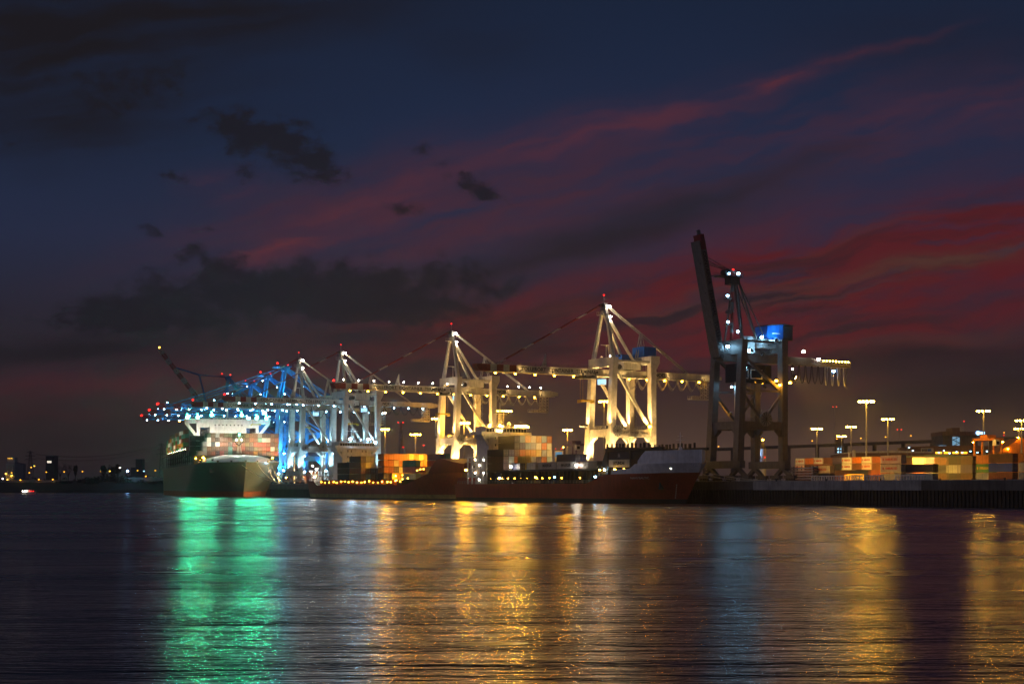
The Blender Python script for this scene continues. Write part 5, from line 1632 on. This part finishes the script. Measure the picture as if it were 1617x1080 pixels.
MB().box(59 * mpx, 70 * mpx, -1.5, -.5, 38.5, 40.3).ball((59.5 * mpx, -1.2, 39.4), 1.6).build('lit_sign', glow('blue', 5), office)
far_office = thing('glass_office', 'small lit glass office with red roof lamps between the warm cranes', 'office building', (at(876, 0, 820).x, 820, GZ))
MB().box(0, 4.4, 0, 8, 0, 18).build('wall', galv, far_office)
MB().box(.3, 4.1, -.12, 0, 14.6, 17.4).build('window', glow('cold', .35), far_office)
for x in (.5, 3.6):
    lamp(far_office, (x, 1, 19), .3, 'red', 4, name='warning_light', hood=False)
tower6 = thing('apartment_tower', 'dim tower with six bright windows between two light masts', 'tower block', (at(1321, 0, 1500).x, 1500, GZ))
MB().box(0, 7, 0, 8, 0, 46).build('wall', brick, tower6)
for i in range(3):
    for j in range(2):
        MB().box(1.0 + j * 3.0, 2.4 + j * 3.0, -.15, 0, 38.6 - i * 3.0, 40.0 - i * 3.0).build('window', glow('cold', 3), tower6)
for px, py, wd, lb in ((1341, 711, 5, 'short pale silo in front of the sheds'), (1348.5, 709, 9, 'wide pale silo in front of the sheds')):
    p = at(px, py, 760)
    r_ = thing('silo', lb, 'silo', (p.x, p.y, GZ), 0, 'pale silos')
    rr = wd * 760 / F / 2 * .66
    MB().tube((0, 0, 0), (0, 0, p.z - GZ - .8), rr, n=16).build('body', whitewall, r_)
    MB().tube((0, 0, p.z - GZ - .8), (0, 0, p.z - GZ), rr, rr * .3, 16).build('roof', galv, r_)
tk = thing('storage_tank', 'round tank with a red lamp seen through the legs of the raised crane', 'tank', (at(1203, 0, 700).x, 700, GZ))
MB().tube((0, 0, 0), (0, 0, 16), 1.9, n=18).build('body', whitewall, tk)
MB().tube((0, 0, 16), (0, 0, 18.6), 1.9, .9, 18).build('roof', steel, tk)
lamp(tk, (.2, -1.4, 20), .5, 'sodium', 90)
lamp(tk, (1.0, -2.4, 12.0), .3, 'red', 6, name='warning_light', hood=False)
lamp(tk, (-2.6, -2.6, 14), .4, 'blue', 60, hood=False)
def straddle(px, Y, h, label, pm):
    r_ = thing('straddle_carrier', label, 'straddle carrier', (at(px, 0, Y).x, Y, GZ), TH, 'straddle carriers')
    for x in (-2.4, 2.4):
        for y in (-4.6, -1.6, 1.6, 4.6):
            MB().tube((x - .25, y, .75), (x + .25, y, .75), .75, n=12).build('wheel', rubber, r_)
        MB().box(x - .4, x + .4, -5.6, 5.6, .9, 1.6).build('chassis', pm, r_)
        for y in (-5.1, 5.1):
            MB().beam((x, y, 1.6), (x, y, h - 1.2), .55).build('leg', pm, r_)
    MB().box(-3, 3, -5.8, 5.8, h - 1.2, h - .2).box(-2.6, 2.6, -2, 2, h - .2, h + 1.2).build('top_frame', pm, r_)
    MB().box(-3.6, -1.6, -7.4, -5.6, h - 3.4, h - .9).box(-3.4, -1.8, -7.45, -7.4, h - 3.0, h - 1.6, 1).build('operator_cab', [whitewall, glass], r_)
    lamp(r_, (2.6, -5.6, h - 1.8), .3, 'sodium', 60)
    lamp(r_, (-2.6, 5.6, h - 1.8), .3, 'sodium', 60)
straddle(907, 740, 19.6, 'purple-framed straddle carrier between the two warm cranes', paint('violet_steel', (.12, .07, .16), .5))
straddle(1560, 640, 19, 'dark orange straddle carrier behind the right-hand boxes', orangep)
hp = thing('bulk_shed', 'orange-lit bulk shed with a sloping roof at the frame edge', 'warehouse', (at(1577, 0, 900).x, 900, GZ))
MB().box(0, 15, 0, 20, 0, 19).build('wall', orangep, hp)  # orange lamplight put into the wall and roof colour
MB().prism([(-.5, 19), (15.4, 19), (15.4, 27), (13, 27.6)], -.5, 20.5).build('roof', orangep, hp)
lamp(hp, (11, -1.6, 27.6), .5, 'sodium', 110)
lamp(hp, (5, -1.6, 21), .45, 'sodium', 90)
# elevated motorway across the back
br = thing('road_bridge', 'faint elevated motorway crossing behind the yard', 'bridge')
pa, pb_ = at(1090, 712, 1440), at(1680, 690, 1400)
b = MB().beam(pa, pb_, 12, 1.8).beam(pa + Vector((0, -6, 1.4)), pb_ + Vector((0, -6, 1.4)), .3, 1.0)
b.build('deck', stained, br)
for i in range(13):
    p = pa.lerp(pb_, (i + .5) / 13)
    MB().box(p.x - 1.2, p.x + 1.2, p.y - 3, p.y + 3, GZ, p.z - .9).build('pillar', stained, br)
# chimneys and far masts with warning lights
for px, py, Y, lb, c_ in ((633, 668, 1500, 'concrete chimney with two red lamps behind the orange stack', 2), (1318, 643, 2100, 'far slim mast with two red lamps right of the raised crane', 2), (1420, 679, 1900, 'far slim mast with paired red lamps beside the low shed', 2),
                          (1522, 666, 1700, 'thin aerial with one red lamp over the dark office block', 1), (1585, 688, 1800, 'far stack with red lamp at the frame edge', 1), (669, 704, 1500, 'low aerial with a red lamp over the orange stack', 1), (637, 707, 1400, 'short aerial with a red lamp beside the concrete chimney', 1)):
    p = at(px, py, Y)
    r_ = thing('chimney' if 'chimney' in lb or 'stack with' in lb else 'aerial_mast', lb, 'chimney' if 'chimney' in lb or 'stack with' in lb else 'mast', (p.x, p.y, GZ))
    wd = 2.6 if 'chimney' in lb else .35
    MB().tube((0, 0, 0), (0, 0, p.z - GZ), wd, wd * .8, 12).build('shaft', concrete if wd > 1 else galv, r_)
    for q in ((-2.4, 2.4) if c_ == 2 else (0,)):
        lamp(r_, (q, -wd - .2, p.z - GZ + .6), .75, 'red', 30, name='warning_light', hood=False)
        if wd < 1 and q:
            MB().beam((0, 0, p.z - GZ - .2), (q, -.3, p.z - GZ - .1), .2).build('arm', galv, r_)

# ------------------------------------------------------------------ far bank on the left
BZ = 12.6
def left_building(name, px0, px1, py, Y, label, mat, depth=18, cat='building'):
    a, b_ = at(px0, py, Y), at(px1, py, Y)
    r_ = thing(name, label, cat, (a.x, Y, BZ))
    w_, h = b_.x - a.x, a.z - BZ
    MB().box(0, w_, 0, depth, 0, h).build('wall', mat, r_)
    MB().box(-.4, w_ + .4, -.4, depth + .4, h, h + .8).build('roof', galv, r_)
    return r_, w_, h
r_, w_, h = left_building('silo_tower', 9, 23, 731, 1760, 'pale silo tower with a head house on the far bank', whitewall, cat='silo')
MB().box(1.2, w_ - .6, 2, 12, h + .8, h + 6.6).build('head_house', whitewall, r_)
for i in range(5):
    MB().tube((1.1 + i * 1.9, -.3, 0), (1.1 + i * 1.9, -.3, h - 2), .85, n=10).build('silo_cell', whitewall, r_)
for x in (2.2, 4.4, 6.6):
    lamp(r_, (x, 1.4, h + 5.6), .5, 'warm', 3)
for x, z in ((1, 9), (8, 7), (3, 2)):
    lamp(r_, (x, -3, z), .6, 'warm', 30)
r_, w_, h = left_building('grain_store', 23.5, 29, 732, 1780, 'narrow pale store beside the silo tower', whitewall, cat='silo')
MB().box(w_ * .55, w_ * .8, -.2, -.02, 3, h - 2).build('stair_glazing', glow('cold', .8), r_)
r_, w_, h = left_building('annex', 29.5, 33, 733, 1790, 'low lit annex beside the narrow pale store', galv)
for i in range(4):
    MB().box(.4, w_ - .3, -.2, -.02, 4 + i * 5, 6.2 + i * 5).build('window', glow('cold', .5), r_)
r_, w_, h = left_building('factory', 72, 85, 720, 1900, 'dark works building with one bright white window', steel)
MB().box(2.0, w_ - 3, -.2, -.02, h - 8.5, h - 6).build('window', glow('white', 1.2), r_)
r_, w_, h = left_building('power_station', 214, 224, 725, 2300, 'dim twin-block works in the far haze beside the big ship', steel)
MB().box(-7, -.5, 0, 18, 0, h * .66).build('wall', steel, r_)
def pylon(px, py, Y, label):
    p = at(px, py, Y)
    r_ = thing('power_pylon', label, 'pylon', (p.x, p.y, BZ), 0, 'power pylons')
    h = p.z - BZ
    b = MB()
    for sx in (-1, 1):
        for sy in (-1, 1):
            b.beam((sx * 4, sy * 4, 0), (sx * .5, sy * .5, h), .4)
    for i in range(8):
        a, c = i / 8, (i + 1) / 8
        wa, wc = 4 - 3.5 * a, 4 - 3.5 * c
        for sx in (-1, 1):
            b.beam((sx * wa, -wa, h * a), (-sx * wc, -wc, h * c), .25)
    b.build('tower', steel, r_)
    for z, l in ((h * .72, 8), (h * .84, 6.5), (h * .95, 5)):
        MB().beam((-l, 0, z), (l, 0, z), .5).beam((-l, 0, z), (0, 0, z + 2), .25).beam((l, 0, z), (0, 0, z + 2), .25).build('cross_arm', steel, r_)
    return p
p1 = pylon(48, 712, 1900, 'lattice power pylon beside the pale silos')
p2 = pylon(255, 699, 2300, 'second power pylon half hidden by the big ship')
for k, z in enumerate((-4, -9)):
    a, b_ = p1 + Vector((7, 0, z)), p2 + Vector((-7, 0, z))
    pts = [a.lerp(b_, i / 20) - Vector((0, 0, 9 * 4 * (i / 20) * (1 - i / 20))) for i in range(21)]
    tag(MB().path(pts, .25, 4).build('power_line', steel), '%s power line slung between the two pylons' % ('upper', 'lower')[k], 'power line', 'power lines')
lt = [(17, 745.5), (45, 745.5), (72, 744.5), (100, 744), (129, 743.5), (158, 743), (216, 742), (244, 742)]
for i, (px, py) in enumerate(lt):
    street(px, py, 1700, 'orange lamp on the upper road of the far bank, %s from the silos' % ORD[i], 6, 'sodium', BZ, 'far bank road lamps', .8)
for i, (px, py) in enumerate(((16, 751), (31, 757), (60, 756), (82, 756), (229, 751))):
    street(px, py, 1650, 'orange lamp on the lower quay of the far bank, %s from the silos' % ORD[i], 9, 'sodium', 8.0, 'far bank road lamps', .8)
for i, (px, py, c_, I_) in enumerate(((200, 743, 'blue', 260), (188, 737.5, 'white', 16), (172, 743, 'warm', 10), (3, 755, 'white', 30), (53, 735, 'warm', 8), (48, 737, 'warm', 6), (226, 743, 'cold', 8))):
    nm = ('brilliant blue-white floodlight', 'white floodlight', 'warm floodlight', 'white lamp at the frame edge', 'upper warm lamp', 'lower warm lamp', 'small cold lamp')[i]
    street(px, py, 1640 if i < 3 else 1720, '%s on the far bank, %s' % (nm, ('alone and brightest', 'above the blue one', 'beyond the dark scrub', 'before the silos', 'by the pylon', 'by the pylon foot', 'near the big ship stern')[i]), I_, c_, 11, 'far bank floodlights', 1.1 if i == 0 else .9)
# wall of the far quay road
wl = thing('embankment_wall', 'pale retaining wall along the far bank road, lamplit', 'retaining wall')
a, b_ = at(-60, 770, 1655), at(98, 770, 1655)
MB().box(a.x, b_.x, 1653, 1655, 9, 13.8).build('wall', concrete, wl)
a, b_ = at(196, 770, 1655), at(330, 770, 1655)
MB().box(a.x, b_.x, 1653, 1655, 9.5, 16.5).build('wall', concrete, wl)
# scrub, bushes and bare trees on the bank
def clump(b, c, rx, ry, rz, n, s):
    for _ in range(n):
        while True:
            p = Vector((R.uniform(-1, 1), R.uniform(-1, 1), R.uniform(-1, 1)))
            if p.length < 1:
                break
        p = Vector((c[0] + p.x * rx, c[1] + p.y * ry, c[2] + p.z * rz))
        a, e = Vector((R.gauss(0, 1), R.gauss(0, 1), R.gauss(0, 1))).normalized(), Vector((R.gauss(0, 1), R.gauss(0, 1), R.gauss(0, 1))).normalized()
        q = s * R.uniform(.5, 1.3)
        b.add([p - a * q, p + e * q, p + a * q * .6 - e * q * .3], [(0, 1, 2)])
b = MB()
for i in range(60):
    px = R.uniform(96, 262)
    p = at(px, 760, R.uniform(1640, 1680))
    hh = (4.5 + 3 * math.sin(px * .045)) * R.uniform(.6, 1.2)
    clump(b, (p.x, p.y, 10 + hh * .5), 6, 5, hh, 150, 1.1)
tag(b.build('scrub', leaf), kind='stuff')
def tree(px, py, Y, rx, label, bare=False):
    p = at(px, py, Y)
    r_ = thing('bare_tree' if bare else 'dark_tree', label, 'tree', (p.x, p.y, 11.5), 0, 'trees on the far bank')
    h = p.z - 11.5
    t_ = MB().tube((0, 0, 0), (0, 0, h * .45), .5, .3, 7)
    tips = []
    for i in range(9):
        a = math.tau * i / 9 + R.uniform(-.3, .3)
        z = h * R.uniform(.25, .45)
        q = Vector((math.cos(a) * rx * .6, math.sin(a) * rx * .5, h * R.uniform(.6, .85)))
        t_.tube((0, 0, z), q, .22, .1, 5)
        for k in range(5):
            e = q + Vector((R.uniform(-.35, .35) * rx, R.uniform(-.3, .3) * rx, R.uniform(.02, .25) * h))
            t_.tube(q, e, .09, .03, 4)
            tips.append(e)
    t_.build('trunk', bark, r_)
    c_ = MB()
    for e in tips:
        clump(c_, e, rx * .22, rx * .2, h * .09, 10 if bare else 60, .35 if bare else .6)
    clump(c_, (0, 0, h * .68), rx * .7, rx * .6, h * .25, 60 if bare else 400, .4 if bare else .7)
    c_.build('crown', leaf, r_)
tree(95, 733, 1750, 8, 'wide bare tree beyond the dark works building', True)
tree(108, 735, 1760, 6, 'smaller bare tree next to the wide bare one', True)
tree(119, 737, 1720, 2.2, 'narrow upright tree on the far bank')
tree(163, 737, 1700, 3.4, 'slim dark tree beside a road lamp on the far bank')
tree(178, 737, 1690, 6.5, 'rounded dark tree near the blue-white floodlight')
tree(186, 736, 1690, 4.0, 'small dark tree nearest the white floodlight')
# distant low wood line that closes the horizon
b = MB()
for i in range(360):
    px = -1500 + i * 13
    Y = 3400
    p = at(px, 765, Y)
    clump(b, (p.x, Y + R.uniform(-60, 60), 16 + R.uniform(-4, 5)), 20, 18, 12, 34, 4.5)
tag(b.build('woods', leaf), kind='stuff')
# little boat under way near the far bank
bt = thing('patrol_boat', 'small white launch with a red lit stern near the far bank', 'boat', (at(46, 0, 1300).x, 1300, 0))
hb_ = MB()
pr = [(-6, -1.3, 1.5), (-6, 1.3, 1.5), (3, 1.4, 1.6), (6.4, 0, 2.2), (3, -1.4, 1.6)]
lw = [(-5.6, -1.0, -.4), (-5.6, 1.0, -.4), (3, 1.0, -.4), (5.4, 0, -.4), (3, -1.0, -.4)]
hb_.add(pr + lw, [(0, 1, 2, 3, 4), (9, 8, 7, 6, 5), (0, 5, 6, 1), (1, 6, 7, 2), (2, 7, 8, 3), (3, 8, 9, 4), (4, 9, 5, 0)])
hb_.build('hull', shipwhite, bt)
MB().prism([(-3.5, 1.55), (2.2, 1.55), (1.2, 3.4), (-3.2, 3.4)], -1.0, 1.0).box(-3.4, 1.4, -1.1, 1.1, 3.4, 3.55).build('wheelhouse', shipwhite, bt)
MB().beam((-2, 0, 3.5), (-2, 0, 5.2), .1).build('mast', galv, bt)
for x in (-5, -3.4, -2.2):
    lamp(bt, (x, -1.5, 2.4), .45, 'white', 22, hood=False)
for x in (.8, 2.4, 4.0):
    lamp(bt, (x, -1.4, 2.5), .5, 'red', 16, name='warning_light', hood=False)
# ------------------------------------------------------------------ damp river air
hz = bpy.data.materials.new('river_haze')
hz.use_nodes = True
nt = hz.node_tree
nt.nodes.clear()
pv = nt.nodes.new('ShaderNodeVolumePrincipled')
pv.inputs['Color'].default_value = (.9, .92, .95, 1)
pv.inputs['Density'].default_value = .0001
pv.inputs['Anisotropy'].default_value = .86
o_ = nt.nodes.new('ShaderNodeOutputMaterial')
nt.links.new(pv.outputs[0], o_.inputs['Volume'])
hb_ = MB().box(-9500, 9500, -400, 14500, -3, 128)
tag(hb_.build('haze', hz), kind='stuff')
